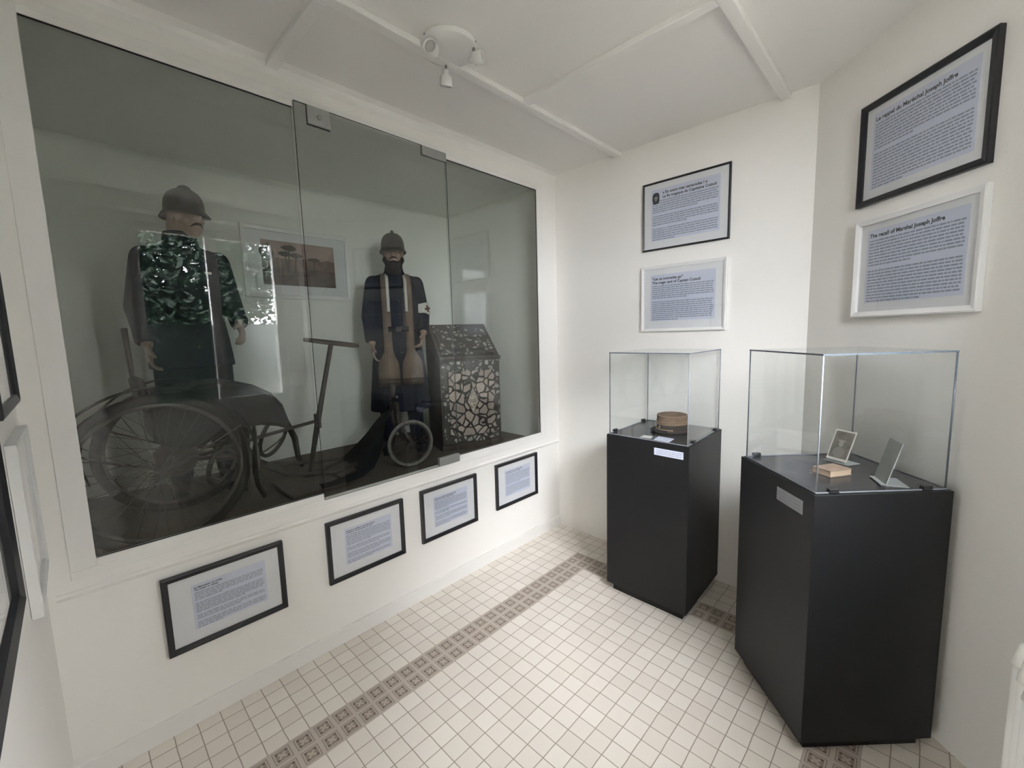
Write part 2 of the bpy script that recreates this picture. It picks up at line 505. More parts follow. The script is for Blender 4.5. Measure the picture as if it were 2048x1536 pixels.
# soft cove between wall and ceiling
cv = [(0, Y0, H), (0, Y0, H - 0.05), (0.006, Y0, H - 0.028), (0.018, Y0, H - 0.012), (0.05, Y0, H)]
struct(MB().extrude(cv, (0, -Y0, 0)).build('trim_3', M_ceil))
struct(MB().box((0, Y0 + 0.0, 0), (0.012, 0, 0.085)).build('baseboard_vitrine', M_skirt, bevel=0.003))

# far wall y = 0
struct(MB().box((-0.1, 0, 0), (1.75, 0.1, H)).build('wall_far', M_wall))
# chamfer wall
CD = Vector((math.cos(math.radians(-44.32)), math.sin(math.radians(-44.32)), 0))
CN = Vector((-CD.y, CD.x, 0)) * -1.0     # into the room (towards the camera)
C0 = Vector((1.705, 0, 0))
C1 = C0 + CD * 1.055
poly = [C0, C1, C1 - CN * 0.1 + CD * 0.05, C0 - CN * 0.1 - CD * 0.04]
struct(MB().prism([(p.x, p.y) for p in poly], 0, H).build('wall_chamfer', M_wall))
# window wall x = W
ww = MB()
ye = C1.y
TW = 0.30
AY0, AY1, AZ1 = -2.62, -1.02, 2.72      # alcove
ww.box((WR, -4.6, 0), (W + TW, AY0, H)).box((WR, AY1, 0), (W + TW, ye + 0.02, H)).box((WR, AY0, AZ1), (W + TW, AY1, H))
ww.box((W, AY0, 0), (W + TW, WY0, AZ1)).box((W, WY1, 0), (W + TW, AY1, AZ1)).box((W, WY0, 0), (W + TW, WY1, WZ0)).box((W, WY0, WZ1), (W + TW, WY1, AZ1))
struct(ww.build('wall_window', M_wall))
# wall at the camera's left and the lobby behind it
struct(MB().box((0, Y0 - 0.12, 0), (1.50, Y0, H)).build('wall_left', M_wall))
struct(MB().box((1.50, Y0 - 0.12, 2.12), (WR, Y0, H)).build('wall_lintel', M_wall))
LX0, LX1, LZ0, LZ1 = 0.55, 1.25, 1.05, 2.05  # opening for the added lobby window
wl_ = MB().box((0, -4.72, 0), (LX0, -4.6, H)).box((LX1, -4.72, 0), (W + 0.1, -4.6, H)).box((LX0, -4.72, 0), (LX1, -4.6, LZ0)).box((LX0, -4.72, LZ1), (LX1, -4.6, H))
struct(wl_.build('wall_lobby', M_wall))
lw_ = MB()
for a_, b_ in ((LX0, LX0 + 0.05), (LX1 - 0.05, LX1), ((LX0 + LX1) / 2 - 0.03, (LX0 + LX1) / 2 + 0.03)):
    lw_.box((a_, -4.69, LZ0), (b_, -4.65, LZ1))
for a_, b_ in ((LZ0, LZ0 + 0.05), (LZ1 - 0.05, LZ1)):
    lw_.box((LX0 + 0.05, -4.688, a_), (LX1 - 0.05, -4.652, b_))
struct(lw_.build('window_lobby_added', M_trim))  # unseen window, added behind the camera to raise the ambient light
struct(MB().box((-3.0, -8.3, -0.6), (3.6, -8.0, 7.5)).build('wall_sun_block', M_render))  # unseen wall added to keep sun off the lobby window and bounce light

# ceiling battens
bt = 0.026
def batten(n, x0, y0, x1, y1):
    struct(MB().box((x0, y0, H - bt), (x1, y1, H)).build('trim_%d' % n, M_batten, bevel=0.004))
batten(4, 0.535, -4.5, 0.585, -0.0)
batten(5, 0.0, -2.055, 0.535, -2.005)
batten(6, 0.585, -1.005, 1.535, -0.957)
batten(7, 1.535, -4.5, 1.585, -0.0)

# ================================================================== WINDOW (seen mirrored in the vitrine glass)
wf = MB()
fx0, fx1 = W + 0.03, W + 0.09
ymid = (WY0 + WY1) / 2
def rectframe(b, y0, y1, z0, z1, w, x0, x1, m=None):
    b.box((x0, y0, z0), (x1, y0 + w, z1), m).box((x0, y1 - w, z0), (x1, y1, z1), m)
    b.box((x0, y0 + w, z0), (x1, y1 - w, z0 + w), m).box((x0, y0 + w, z1 - w), (x1, y1 - w, z1), m)
rectframe(wf, WY0, WY1, WZ0, WZ1, 0.03, fx0, fx1)
wo = struct(wf.build('window_1', M_trim))
for (a, b_) in ((WY0 + 0.03, ymid), (ymid, WY1 - 0.03)):
    s_ = MB(); rectframe(s_, a, b_, WZ0 + 0.03, WZ1 - 0.03, 0.042, fx0 - 0.012, fx1 - 0.01)
    so = s_.build('window_sash', M_trim, wo, bevel=0.004)
    MB().box((W + 0.05, a + 0.042, 1.80), (W + 0.056, b_ - 0.042, WZ1 - 0.072)).build('pane', M_win, so)
    MB().box((W + 0.05, a + 0.042, WZ0 + 0.072), (W + 0.056, b_ - 0.042, 1.80)).build('frosted_pane', M_frost, so)
MB().box((W - 0.035, WY0 - 0.03, WZ0 - 0.06), (W + 0.03, WY1 + 0.05, WZ0 - 0.03)).build('window_sill', M_trim, wo, bevel=0.005)
MB().box((W - 0.01, ymid - 0.008, 1.72), (W + 0.018, ymid + 0.008, 1.86)).build('handle', M_white, wo, bevel=0.003)

# radiator under the window
rt = thing('radiator', 'white cast iron column radiator standing under the window', 'radiator', (2.420, -1.70, 0))
ns = 15
for i in range(ns):
    y = -2.25 + i * (1.01 / (ns - 1))
    b = MB()
    for x in (2.388, 2.452):
        b.tube([(x, y, 0.14), (x, y, 0.785)], 0.018, None, 10)
    b.tube([(2.388, y, 0.785), (2.395, y, 0.83), (2.420, y, 0.845), (2.445, y, 0.845), (2.452, y, 0.785)], 0.021, None, 10)
    b.tube([(2.388, y, 0.14), (2.420, y, 0.11), (2.452, y, 0.14)], 0.021, None, 10)
    b.build('radiator_section', M_rad, rt)
for y in (-2.25, -1.24):
    MB().tube([(2.420, y, 0.0), (2.420, y, 0.12)], 0.016).build('foot', M_rad, rt)
MB().tube([(2.420, -1.24, 0.16), (2.420, -1.19, 0.16), (2.420, -1.18, 0.14), (2.420, -1.18, 0.0)], 0.011).build('supply_pipe', M_rad, rt)

# outside: lawn, garden wall and trees
struct(MB().box((W + TW, -20, -0.6), (40, 30, -0.5)).build('ground', M_grass))
def tree(loc, h, crowns, n, label, seed, mm):
    rnd = random.Random(seed)
    t = thing('garden_tree', label, 'tree', loc, 'trees outside the window')
    x, y, z = loc
    MB().tube([(x, y, z), (x + 0.1, y + 0.05, z + h * 0.4), (x, y, z + h * 0.8)], [0.16, 0.12, 0.05], None, 8).build('trunk', M_bark, t)
    b = MB()
    for _ in range(n):
        c, r = rnd.choice(crowns)
        d = Vector((rnd.gauss(0, 1), rnd.gauss(0, 1), rnd.gauss(0, 1))).normalized() * rnd.uniform(0.55, 1.0)
        p = Vector(loc) + Vector(c) + Vector((d.x * r[0], d.y * r[1], d.z * r[2]))
        a = Vector((rnd.uniform(-1, 1), rnd.uniform(-1, 1), rnd.uniform(-0.9, 0.2))).normalized()
        w = a.orthogonal().normalized()
        w = Matrix.Rotation(rnd.uniform(-0.8, 0.8), 3, a) @ w
        L_, wd = rnd.uniform(0.09, 0.19), rnd.uniform(0.022, 0.042)
        nn = a.cross(w) * 0.012
        b.add([p - a * L_ / 2, p + w * wd + nn, p + a * L_ / 2, p - w * wd + nn], [(0, 1, 2, 3)], mm)
    b.build('foliage', mm, t)
tree((6.6, -1.5, -0.5), 6.6, [((0, 0, 1.7), (0.9, 1.2, 1.4)), ((0.2, 0.3, 3.3), (1.0, 1.3, 1.1)), ((0, 0.4, 5.0), (0.9, 1.2, 1.1))], 26000, 'dense dark green tree outside, nearest the window', 1, M_leafd)
tree((9.4, 0.1, -0.5), 6.8, [((0, 0, 2.3), (1.0, 1.4, 1.6)), ((0.1, 0.2, 4.4), (1.0, 1.3, 1.4))], 5500, 'leafy green tree outside, behind the one nearest the window', 2, M_leaf)
tree((7.4, 1.7, -0.5), 6.6, [((0, 0, 1.9), (1.0, 1.3, 1.6)), ((0.1, 0.2, 4.0), (1.0, 1.3, 1.5))], 14000, 'leafy green tree outside, on the chamfered corner side', 3, M_leaf)

# ================================================================== VITRINE (niche behind glass)
NF, NC, NX, NYR, NYL = 0.75, 2.765, -1.245, -0.10, -2.96
nb = MB()
struct(MB().box((NX - 0.1, NYL - 0.1, NF), (NX, NYR + 0.1, NC)).build('wall_niche_back', M_niche))
struct(MB().box((NX, NYR, NF), (-T, NYR + 0.1, NC)).build('wall_niche_right', M_niche))
struct(MB().box((NX, NYL - 0.1, NF), (-T, NYL, NC)).build('wall_niche_left', M_niche))
struct(MB().box((NX - 0.1, NYL - 0.1, NC), (-T, NYR + 0.1, NC + 0.08)).build('ceiling_niche', M_niche))
struct(MB().box((NX - 0.1, NYL - 0.1, NF - 0.08), (-T, NYR + 0.1, NF)).build('floor_niche', M_carpet))

GT = 0.008
YL1, YL2 = -1.950, -1.079
def pane(name, y0, y1, z0, z1, xc, label, edges=None):
    """glass sheet whose cut edges are greenish"""
    b = MB()
    x0, x1 = xc - GT / 2, xc + GT / 2
    vs = [(x0, y0, z0), (x1, y0, z0), (x1, y1, z0), (x0, y1, z0), (x0, y0, z1), (x1, y0, z1), (x1, y1, z1), (x0, y1, z1)]
    b.add(vs, [(1, 2, 6, 5), (3, 0, 4, 7)], M_glass)
    b.add(vs, [(0, 3, 2, 1), (4, 5, 6, 7)], M_edged)
    b.add(vs, [(0, 1, 5, 4), (2, 3, 7, 6)], M_glass)
    o = b.build(name, None)
    tag(o, label, 'glass pane', 'glass panes of the vitrine')
    ORG[o.name] = Vector((0, 0, 0))
    g = MB()
    gx0, gx1 = x1 + 0.0005, x1 + 0.0035
    MB().box((gx0, y0, z1 - 0.0065), (gx1, y1, z1)).build('gasket', M_clip, o)
    MB().box((gx0, y0, z0), (gx1, y1, z0 + 0.0035)).build('gasket', M_clip, o)
    if edges: MB().box((gx0, y1 - 0.005, z0 + 0.0035), (gx1, y1, z1 - 0.0065)).build('gasket', M_clip, o)
    return o
pane('fixed_glazing', OY0 + 0.002, YL1 - 0.004, OZ0 + 0.004, OZ1 - 0.002, -0.010, 'left fixed glass pane of the vitrine, in front of the large spoked wheels')
pane('fixed_glazing', YL2 + 0.004, OY1 - 0.002, OZ0 + 0.004, OZ1 - 0.002, -0.010, 'fixed glass pane of the vitrine in front of the stone-set cabinet', True)
gd = thing('glass_door', 'frameless glass door in the middle of the vitrine with metal corner fittings', 'door', (0.012, -1.5, 0.82))
b = MB(); x0, x1 = 0.006, 0.014
DZ0, DZ1 = 0.815, 2.724
vs = [(x0, YL1, DZ0), (x1, YL1, DZ0), (x1, YL2, DZ0), (x0, YL2, DZ0), (x0, YL1, DZ1), (x1, YL1, DZ1), (x1, YL2, DZ1), (x0, YL2, DZ1)]
b.add(vs, [(1, 2, 6, 5), (3, 0, 4, 7)], M_glass)
b.add(vs, [(0, 3, 2, 1), (4, 5, 6, 7)], M_edged)
b.add(vs, [(0, 1, 5, 4)], M_edged); b.add(vs, [(2, 3, 7, 6)], M_edge)
b.build('glass_leaf', None, gd)
lk = MB().box((0.0145, -1.892, 2.640), (0.022, -1.786, 2.722)).build('lock_plate', M_fit, gd, bevel=0.002, label='square lock plate at the top')
MB().lathe([(0.010, 0), (0.010, 0.006), (0.006, 0.008)], (0.022, -1.838, 2.677), (1, 0, 0), None, 20).build('keyhole', M_steel, lk)
MB().box((0.0143, -1.896, 2.634), (0.0149, -1.892, 2.722)).box((0.0143, -1.896, 2.632), (0.0149, -1.786, 2.638)).build('gasket', M_clip, lk)
p2_ = MB().box((0.0145, -1.255, 2.672), (0.020, -1.081, 2.722)).build('top_pivot', M_fit, gd, bevel=0.002)
MB().box((0.0143, -1.259, 2.668), (0.0149, -1.255, 2.722)).box((0.0143, -1.259, 2.666), (0.0149, -1.081, 2.670)).build('gasket', M_clip, p2_)
MB().box((0.0, -1.236, 0.8165), (0.026, -1.078, 0.868)).build('bottom_pivot', M_fit, gd, bevel=0.002, label='brushed metal pivot fitting')
# pale sill rebate strips below the fixed panes
tb_ = MB()
for z0_, z1_ in ((OW0, OZ0 + 0.003), (OZ1 - 0.003, OW1)):
    tb_.box((-T, OY0, z0_), (0.002, YL1, z1_)).box((-T, YL2, z0_), (0.002, OY1, z1_))
struct(tb_.build('trim_8', M_trim))

# ---- framed print on the niche's back wall
def rot_frame(u, v, n):
    return [Vector(u), Vector(v), Vector(n)]
def frame_thing(label, c, u, n, w, h, rail, depth, m_frame, group, text=None, name='framed_text_panel', cat='picture frame', sheet=(0.18, 0.14, 0.15, 0.17), portrait=False, lines=22, seed=0, gap_rows=(), glass=True):
    """c: centre on the wall, u: direction to the viewer's right, n: out of the wall"""
    u = Vector(u).normalized(); n = Vector(n).normalized(); v = Vector((0, 0, 1)); c = Vector(c)
    t = thing(name, label, cat, c, group)
    P = lambda a, b_, d: c + u * a + v * b_ + n * d
    fb = MB()
    # mitred moulding: outer, top ridge, inner
    prof = [(0, 0.001), (0, depth), (rail * 0.25, depth + 0.002), (rail, depth - 0.004), (rail, 0.004)]
    rings = []
    for (ins, d) in prof:
        rings.append([P(sx * (w / 2 - ins), sy * (h / 2 - ins), d) for sx, sy in ((-1, -1), (1, -1), (1, 1), (-1, 1))])
    fb.loft(rings, None, False, cap=False)
    fo = fb.build('frame', m_frame, t)
    iw, ih = w / 2 - rail, h / 2 - rail
    MB().obox(P(0, 0, 0.005), (u, v, n), (iw, ih, 0.003)).build('mat_board', M_mat, t)
    l, r, tp, bt_ = sheet
    x0 = -iw + 2 * iw * l; x1 = iw - 2 * iw * r; z1 = ih - 2 * ih * tp; z0 = -ih + 2 * ih * bt_
    if name == 'framed_text_panel':
        sh = MB().obox(P((x0 + x1) / 2, (z0 + z1) / 2, 0.0086), (u, v, n), ((x1 - x0) / 2, (z1 - z0) / 2, 0.0005)).build('sheet', M_paper, t)
        tb = MB()
        D = 0.0094
        y = z1 - 0.02 * h
        mar = 0.012 * w + 0.004
        if text:
            for k, (s, size, indent) in enumerate(text):
                cu = bpy.data.curves.new('txt', 'FONT'); cu.body = s; cu.size = size; cu.resolution_u = 3
                cu.offset = size * 0.032; cu.shear = 0.0
                to = bpy.data.objects.new('txt', cu); COL.objects.link(to)
                dg = bpy.context.evaluated_depsgraph_get()
                me = bpy.data.meshes.new_from_object(to.evaluated_get(dg))
                y -= size * 1.08
                vs = [P(x0 + mar + indent + q.co.x, y + q.co.y, D) for q in me.vertices]
                tb.add(vs, [tuple(p.vertices) for p in me.polygons], M_inkd)
                bpy.data.objects.remove(to); bpy.data.curves.remove(cu); bpy.data.meshes.remove(me)
            y -= 0.012 * h
        rnd = random.Random(seed)
        if portrait:
            pass
        pitch = (y - z0 - 0.01 * h) / lines
        for i in range(lines):
            yy = y - (i + 0.75) * pitch
            if i in gap_rows: continue
            last = (i + 1 in gap_rows) or i == lines - 1
            xe = x1 - mar
            if last: xe = x0 + (x1 - x0) * rnd.uniform(0.35, 0.75)
            x = x0 + mar
            while x < xe - 0.006:
                wl_ = rnd.uniform(0.006, 0.026) * w / 0.45
                xx = min(x + wl_, xe)
                hh = pitch * 0.26
                tb.add([P(x, yy - hh, D), P(xx, yy - hh, D), P(xx, yy + hh, D), P(x, yy + hh, D)], [(0, 1, 2, 3)], M_ink)
                x = xx + 0.0028
        tb.build('printed_text', None, sh)
        if portrait:
            px0 = x0 + 0.006
            pb = MB()
            cx, cz, rx, rz = px0 + 0.026, z1 - 0.055, 0.024, 0.036
            pb.extrude([P(cx + rx * (abs(math.cos(a)) ** 0.6) * math.copysign(1, math.cos(a)), cz + rz * (abs(math.sin(a)) ** 0.7) * math.copysign(1, math.sin(a)), 0.0088) for a in [2 * PI * k / 28 for k in range(28)]], n * 0.0006, M_inkd)
            pb.extrude([P(cx + 0.012 * math.cos(2 * PI * k / 20), cz + 0.004 + 0.017 * math.sin(2 * PI * k / 20), 0.0095) for k in range(20)], n * 0.0004, M_cardg)
            pb.obox(P(cx, cz - 0.002, 0.0101), (u, v, n), (0.009, 0.0022, 0.0002), M_inkd)
            pb.obox(P(cx, cz + 0.014, 0.0101), (u, v, n), (0.013, 0.004, 0.0002), M_inkd)
            pb.build('portrait_print', None, sh)
    if glass:
        MB().obox(P(0, 0, 0.0135), (u, v, n), (iw, ih, 0.001)).build('picture_glass', M_pict, t)
    return t, P, (x0, x1, z0, z1)

# four small black frames below the vitrine
TX = [[("Le Mannequin du soldat", 0.0105, 0), ("The Soldier on display", 0.0095, 0)],
      [("Fauteuil de mutilé, la conduite à leviers", 0.0105, 0), ("Wheelchair with hand levers, the drive", 0.0095, 0)],
      [("Uniforme du soldat brancardier français", 0.0105, 0), ("Uniform of the French stretcher bearer", 0.0095, 0)],
      [("La mosaïque de pierres du Meuble d'église", 0.0105, 0), ("The stone mosaic of the Church cabinet", 0.0095, 0)]]
lab = ['small black frame with a text sheet, below the vitrine, nearest the camera',
       'small black frame with a text sheet below the seam left of the glass door',
       'small black frame with a bluish text sheet directly below the middle glass door',
       'small black frame with a text sheet, last one under the vitrine by the far wall']
fc = [(-2.393, 0.513, 0.455), (-1.734, 0.522, 0.45), (-1.161, 0.526, 0.45), (-0.525, 0.534, 0.45)]
for i, (yc, zc, w_) in enumerate(fc):
    frame_thing(lab[i], (0, yc, zc), (0, 1, 0), (1, 0, 0), w_, 0.335, 0.022, 0.020, M_black, 'black frames below the vitrine', TX[i], lines=21, seed=10 + i, gap_rows=((5, 12, 16), (8, 12, 17), (7, 11, 16), (10, 20))[i])
# far wall pair
frame_thing('thin black frame on the far wall, text with a small oval portrait', (1.025, 0, 2.371), (1, 0, 0), (0, -1, 0), 0.549, 0.433, 0.011, 0.016, M_black, 'frames on the far wall',
            [("« En avant mes camarades ! »", 0.0235, 0.066), ("La fin tragique du Capitaine Cuttoli", 0.0235, 0.066)], sheet=(0.09, 0.09, 0.09, 0.12), portrait=True, lines=19, seed=21, gap_rows=(6, 12))
frame_thing('white frame on the far wall hanging under the thin black one', (1.019, 0, 1.837), (1, 0, 0), (0, -1, 0), 0.549, 0.433, 0.020, 0.018, M_white, 'frames on the far wall',
            [("“Let us comrades go”", 0.0235, 0), ("The tragic end of Captain Cuttoli", 0.0235, 0)], sheet=(0.09, 0.09, 0.10, 0.13), lines=18, seed=22, gap_rows=(7,))
# chamfer wall pair
cc = lambda t_, z: C0 + CD * t_ + Vector((0, 0, z))
frame_thing('black frame high on the angled wall at the upper right', cc(0.560, 2.366), CD, CN, 0.532, 0.428, 0.024, 0.022, M_black, 'frames on the angled wall',
            [("Le rappel du Maréchal Joseph Joffre", 0.0230, 0)], sheet=(0.07, 0.07, 0.07, 0.10), lines=22, seed=31, gap_rows=(9,))
frame_thing('white frame on the angled wall above the larger display case', cc(0.568, 1.875), CD, CN, 0.532, 0.428, 0.024, 0.022, M_white, 'frames on the angled wall',
            [("The recall of Marshal Joseph Joffre", 0.0230, 0)], sheet=(0.07, 0.07, 0.07, 0.10), lines=21, seed=32, gap_rows=(9,))
# frames on the wall at the camera's left (seen at a glancing angle)
frame_thing('black frame at the photo edge, upper one by the vitrine corner', (0.44, Y0, 1.70), (-1, 0, 0), (0, 1, 0), 0.50, 0.47, 0.024, 0.022, M_black, 'frames beside the vitrine corner',
            None, sheet=(0.1, 0.1, 0.1, 0.1), lines=22, seed=41, gap_rows=(9,))
frame_thing('white frame at the photo edge, beside the vitrine corner', (0.30, Y0, 1.145), (-1, 0, 0), (0, 1, 0), 0.42, 0.47, 0.024, 0.022, M_white, 'frames beside the vitrine corner',
            None, sheet=(0.12, 0.12, 0.1, 0.1), lines=22, seed=42, gap_rows=(9,))
frame_thing('black frame at the photo edge, lower and closest to the camera', (1.10, Y0, 1.31), (-1, 0, 0), (0, 1, 0), 0.52, 0.42, 0.026, 0.024, M_black, 'frames beside the vitrine corner',
            None, sheet=(0.12, 0.12, 0.1, 0.1), lines=20, seed=43, gap_rows=(9,))

# landscape print in the niche
t, P, (a0, a1, b0, b1) = frame_thing('white framed landscape print of umbrella pines on the vitrine back wall', (NX, -1.51, 2.185), (0, 1, 0), (1, 0, 0), 0.76, 0.50, 0.03, 0.022, M_white, None,
                                     name='framed_landscape_print', cat='picture', sheet=(0.13, 0.13, 0.14, 0.15))
M_p = [mat('print_sky', (0.34, 0.25, 0.22), 0.7, noise=0.25, nscale=7), mat('print_hill', (0.16, 0.10, 0.085), 0.7, noise=0.4, nscale=14), mat('print_ground', (0.095, 0.06, 0.05), 0.7, noise=0.5, nscale=22), mat('print_tree', (0.05, 0.038, 0.032), 0.7, noise=0.4, nscale=30)]
b = MB(); sx, sz = a1 - a0, b1 - b0
Q = lambda fx, fz, d=0.009: P(a0 + fx * sx, b0 + fz * sz, d)
b.extrude([Q(0, 0), Q(1, 0), Q(1, 1), Q(0, 1)], (0.0005, 0, 0), M_p[0])
b.extrude([Q(0, 0, 0.0096), Q(1, 0, 0.0096), Q(1, .62, 0.0096), Q(.9, .66, 0.0096), Q(.75, .60, 0.0096), Q(.55, .64, 0.0096), Q(.3, .6, 0.0096), Q(0, .66, 0.0096)], (0.0003, 0, 0), M_p[1])
b.extrude([Q(0, 0, 0.010), Q(1, 0, 0.010), Q(1, .38, 0.010), Q(.7, .42, 0.010), Q(.5, .33, 0.010), Q(.25, .40, 0.010), Q(0, .34, 0.010)], (0.0003, 0, 0), M_p[2])
def blob(cx, cz, rx, rz, d=0.0104):
    b.extrude([Q(cx + rx * math.cos(2 * PI * k / 18) * (1 + 0.13 * math.sin(5 * k)), cz + rz * math.sin(2 * PI * k / 18) * (1 + 0.15 * math.cos(3 * k)), d) for k in range(18)], (0.0003, 0, 0), M_p[3])
for cx, cz, rx, rz, bx in ((.07, .72, .09, .20, .09), (.36, .86, .10, .07, .34), (.30, .72, .08, .06, .33), (.45, .70, .09, .06, .42), (.70, .64, .09, .05, .69)):
    blob(cx, cz, rx, rz)
    b.extrude([Q(bx - .012, .28, .0104), Q(bx + .012, .28, .0104), Q(cx + .008, cz, .0104), Q(cx - .008, cz, .0104)], (0.0003, 0, 0), M_p[3])
b.build('landscape_print', None, t)

# ================================================================== MANNEQUINS
def person(label, loc, ang, hs, spec, group='uniformed mannequins in the vitrine'):
    """local frame: +y forward, +x to the figure's left hand side seen from behind... z up; ang = heading of +y"""
    t = thing('mannequin', label, 'mannequin', loc, group)
    Rz = Matrix.Rotation(ang - PI / 2, 3, 'Z')
    L0 = Vector(loc)
    def T(p): return L0 + Rz @ (Vector((-p[0], p[1], p[2])) * hs)
    def TV(p): return Rz @ Vector((-p[0], p[1], p[2]))
    class LB(MB):
        def E(s, c, r, rot=None): return s.ell(T(c), [x * hs for x in r], Rz @ (rot or Matrix.Identity(3)))
        def C(s, p0, p1, r0, r1, **k): return s.cap(T(p0), T(p1), r0 * hs, r1 * hs, **k)
    # ---------------- head placement
    hyaw = spec['head_yaw']
    Rh = Matrix.Rotation(hyaw, 3, 'Z')
    HC = Vector((0, 0.015, 1.575))
    HK = 0.93
    HC.x += spec.get('head_dx', 0.0)
    def Hd(p): return HC + Rh @ (Vector(p) * HK)
    RH = Rz @ Rh.inverted()
    body = LB()
    # skull, jaw, neck
    body.ell(T(Hd((0, -0.012, 0.035))), (0.076 * hs, 0.095 * hs, 0.098 * hs), RH)
    body.ell(T(Hd((0, 0.022, -0.045))), (0.060 * hs, 0.070 * hs, 0.072 * hs), RH)
    body.ell(T(Hd((0, 0.062, -0.092))), (0.028 * hs, 0.024 * hs, 0.024 * hs), RH)          # chin
    body.cap(T(Hd((0, 0.083, 0.020))), T(Hd((0, 0.104, -0.022))), 0.009 * hs, 0.015 * hs)           # nose
    for sx_ in (-1, 1):
        body.ell(T(Hd((sx_ * 0.013, 0.093, -0.026))), (0.009 * hs, 0.010 * hs, 0.008 * hs), RH)
        body.ell(T(Hd((sx_ * 0.033, 0.076, 0.040))), (0.024 * hs, 0.011 * hs, 0.009 * hs), RH)      # brow
        body.ell(T(Hd((sx_ * 0.032, 0.073, 0.017))), (0.014 * hs, 0.011 * hs, 0.010 * hs), RH)      # eye
        body.ell(T(Hd((sx_ * 0.045, 0.058, -0.018))), (0.020 * hs, 0.022 * hs, 0.018 * hs), RH)     # cheek
        body.ell(T(Hd((sx_ * 0.079, -0.010, 0.0))), (0.008 * hs, 0.018 * hs, 0.032 * hs), RH)       # ear
    body.ell(T(Hd((0, 0.084, -0.052))), (0.025 * hs, 0.012 * hs, 0.006 * hs), RH)
    body.ell(T(Hd((0, 0.081, -0.064))), (0.022 * hs, 0.012 * hs, 0.007 * hs), RH)
    body.C((0, -0.02, 1.38), (0, -0.005, 1.56), 0.062, 0.055)
    # torso
    rings = []
    for z, rx, ry, cy in ((0.80, 0.13, 0.10, 0), (0.86, 0.165, 0.115, 0), (0.95, 0.165, 0.115, 0), (1.05, 0.145, 0.10, 0.005), (1.18, 0.16, 0.11, 0.01), (1.30, 0.175, 0.115, 0.005), (1.37, 0.155, 0.095, -0.01), (1.42, 0.09, 0.07, -0.015)):
        rings.append([T((rx * math.cos(2 * PI * k / 20), cy + ry * math.sin(2 * PI * k / 20), z)) for k in range(20)])
    body.loft(rings)
    arms = {}
    for sd, key in ((-1, 'arm_r'), (1, 'arm_l')):
        sh, el, wr, palm_dir, palm_n = spec[key]
        sh, el, wr = Vector(sh), Vector(el), Vector(wr)
        body.C(sh, el, 0.050, 0.040); body.C(el, wr, 0.040, 0.027)
        pd = Vector(palm_dir).normalized(); pn = Vector(palm_n); pn = (pn - pd * pn.dot(pd)).normalized()
        side = pd.cross(pn)          # across the knuckles
        # thumb side chosen to point forward/up
        ts = side if side.dot(Vector((0, 1, 0.3))) > 0 else -side
        pc = wr + pd * 0.050
        rot = Matrix((ts, pd, pn)).transposed()
        body.ell(T(pc), (0.042 * hs, 0.052 * hs, 0.017 * hs), Rz @ Matrix.Diagonal((-1, 1, 1)) @ rot)
        for k, (off, ln) in enumerate(((0.030, 0.068), (0.010, 0.076), (-0.011, 0.070), (-0.030, 0.056))):
            base = wr + pd * 0.088 + ts * off
            curl = spec.get('curl', 0.5) + 0.10 * k
            q = base; d = pd.copy(); r = 0.0095
            for sgi in range(3):
                d = (pd * math.cos(curl * (sgi + 0.4)) + pn * math.sin(curl * (sgi + 0.4))).normalized()
                q2 = q + d * ln * (0.44, 0.32, 0.24)[sgi]
                body.C(q, q2, r, r * 0.92, n=10); q = q2; r *= 0.92
        b0_ = wr + pd * 0.028 + ts * 0.030
        b1_ = b0_ + (ts * 0.6 + pd * 0.75 + pn * 0.25).normalized() * 0.036
        b2_ = b1_ + (ts * 0.15 + pd * 0.9 + pn * 0.45).normalized() * 0.030
        body.C(b0_, b1_, 0.014, 0.0115, n=10); body.C(b1_, b2_, 0.0115, 0.0095, n=10)
    # legs
    for sd in (-1, 1):
        hip, kn, an = (sd * 0.085, 0, 0.86), (sd * 0.10, 0.015, 0.47), (sd * 0.115, -0.01, 0.09)
        body.C(hip, kn, 0.085, 0.055); body.C(kn, an, 0.055, 0.038)
        body.C((sd * 0.115, -0.03, 0.035), (sd * 0.14, 0.13, 0.028), 0.035, 0.028)
    body.union('body', M_skin, t, 0.0055, 3)

    # ---------------- clothes
    cl = LB()
    rings = []
    for z, rx, ry, cy in spec['coat']:
        rings.append([T((rx * math.cos(2 * PI * k / 28), cy + ry * math.sin(2 * PI * k / 28) * (1 + 0.03 * math.sin(7 * 2 * PI * k / 28) * (1.5 - z)), z)) for k in range(28)])
    cl.loft(rings)
    for key in ('arm_r', 'arm_l'):
        sh, el, wr = [Vector(x) for x in spec[key][:3]]
        cl.C(sh + Vector((0, 0, -0.004)), el, 0.062, 0.054); cl.C(el, wr - (wr - el).normalized() * 0.012, 0.054, 0.045, round1=False)
        d1 = (wr - el).normalized()
        cl.C(wr - d1 * 0.10, wr - d1 * 0.010, 0.050, 0.050, round0=False, round1=False)
    cl.C((-0.12, -0.01, 1.362), (0.0, -0.01, 1.385), 0.055, 0.058); cl.C((0.12, -0.01, 1.362), (0.0, -0.01, 1.385), 0.055, 0.058)
    # shoulder slope to collar
    rings = [[T((rx * math.cos(2 * PI * k / 20), -0.012 + ry * math.sin(2 * PI * k / 20), z)) for k in range(20)] for z, rx, ry in ((1.34, 0.17, 0.10), (1.395, 0.125, 0.088), (1.425, 0.09, 0.078), (1.44, 0.075, 0.072), (1.485, 0.068, 0.068))]
    cl.loft(rings)
    coat = cl.union(spec['coat_name'], spec['coat_mat'], t, 0.009, 3)
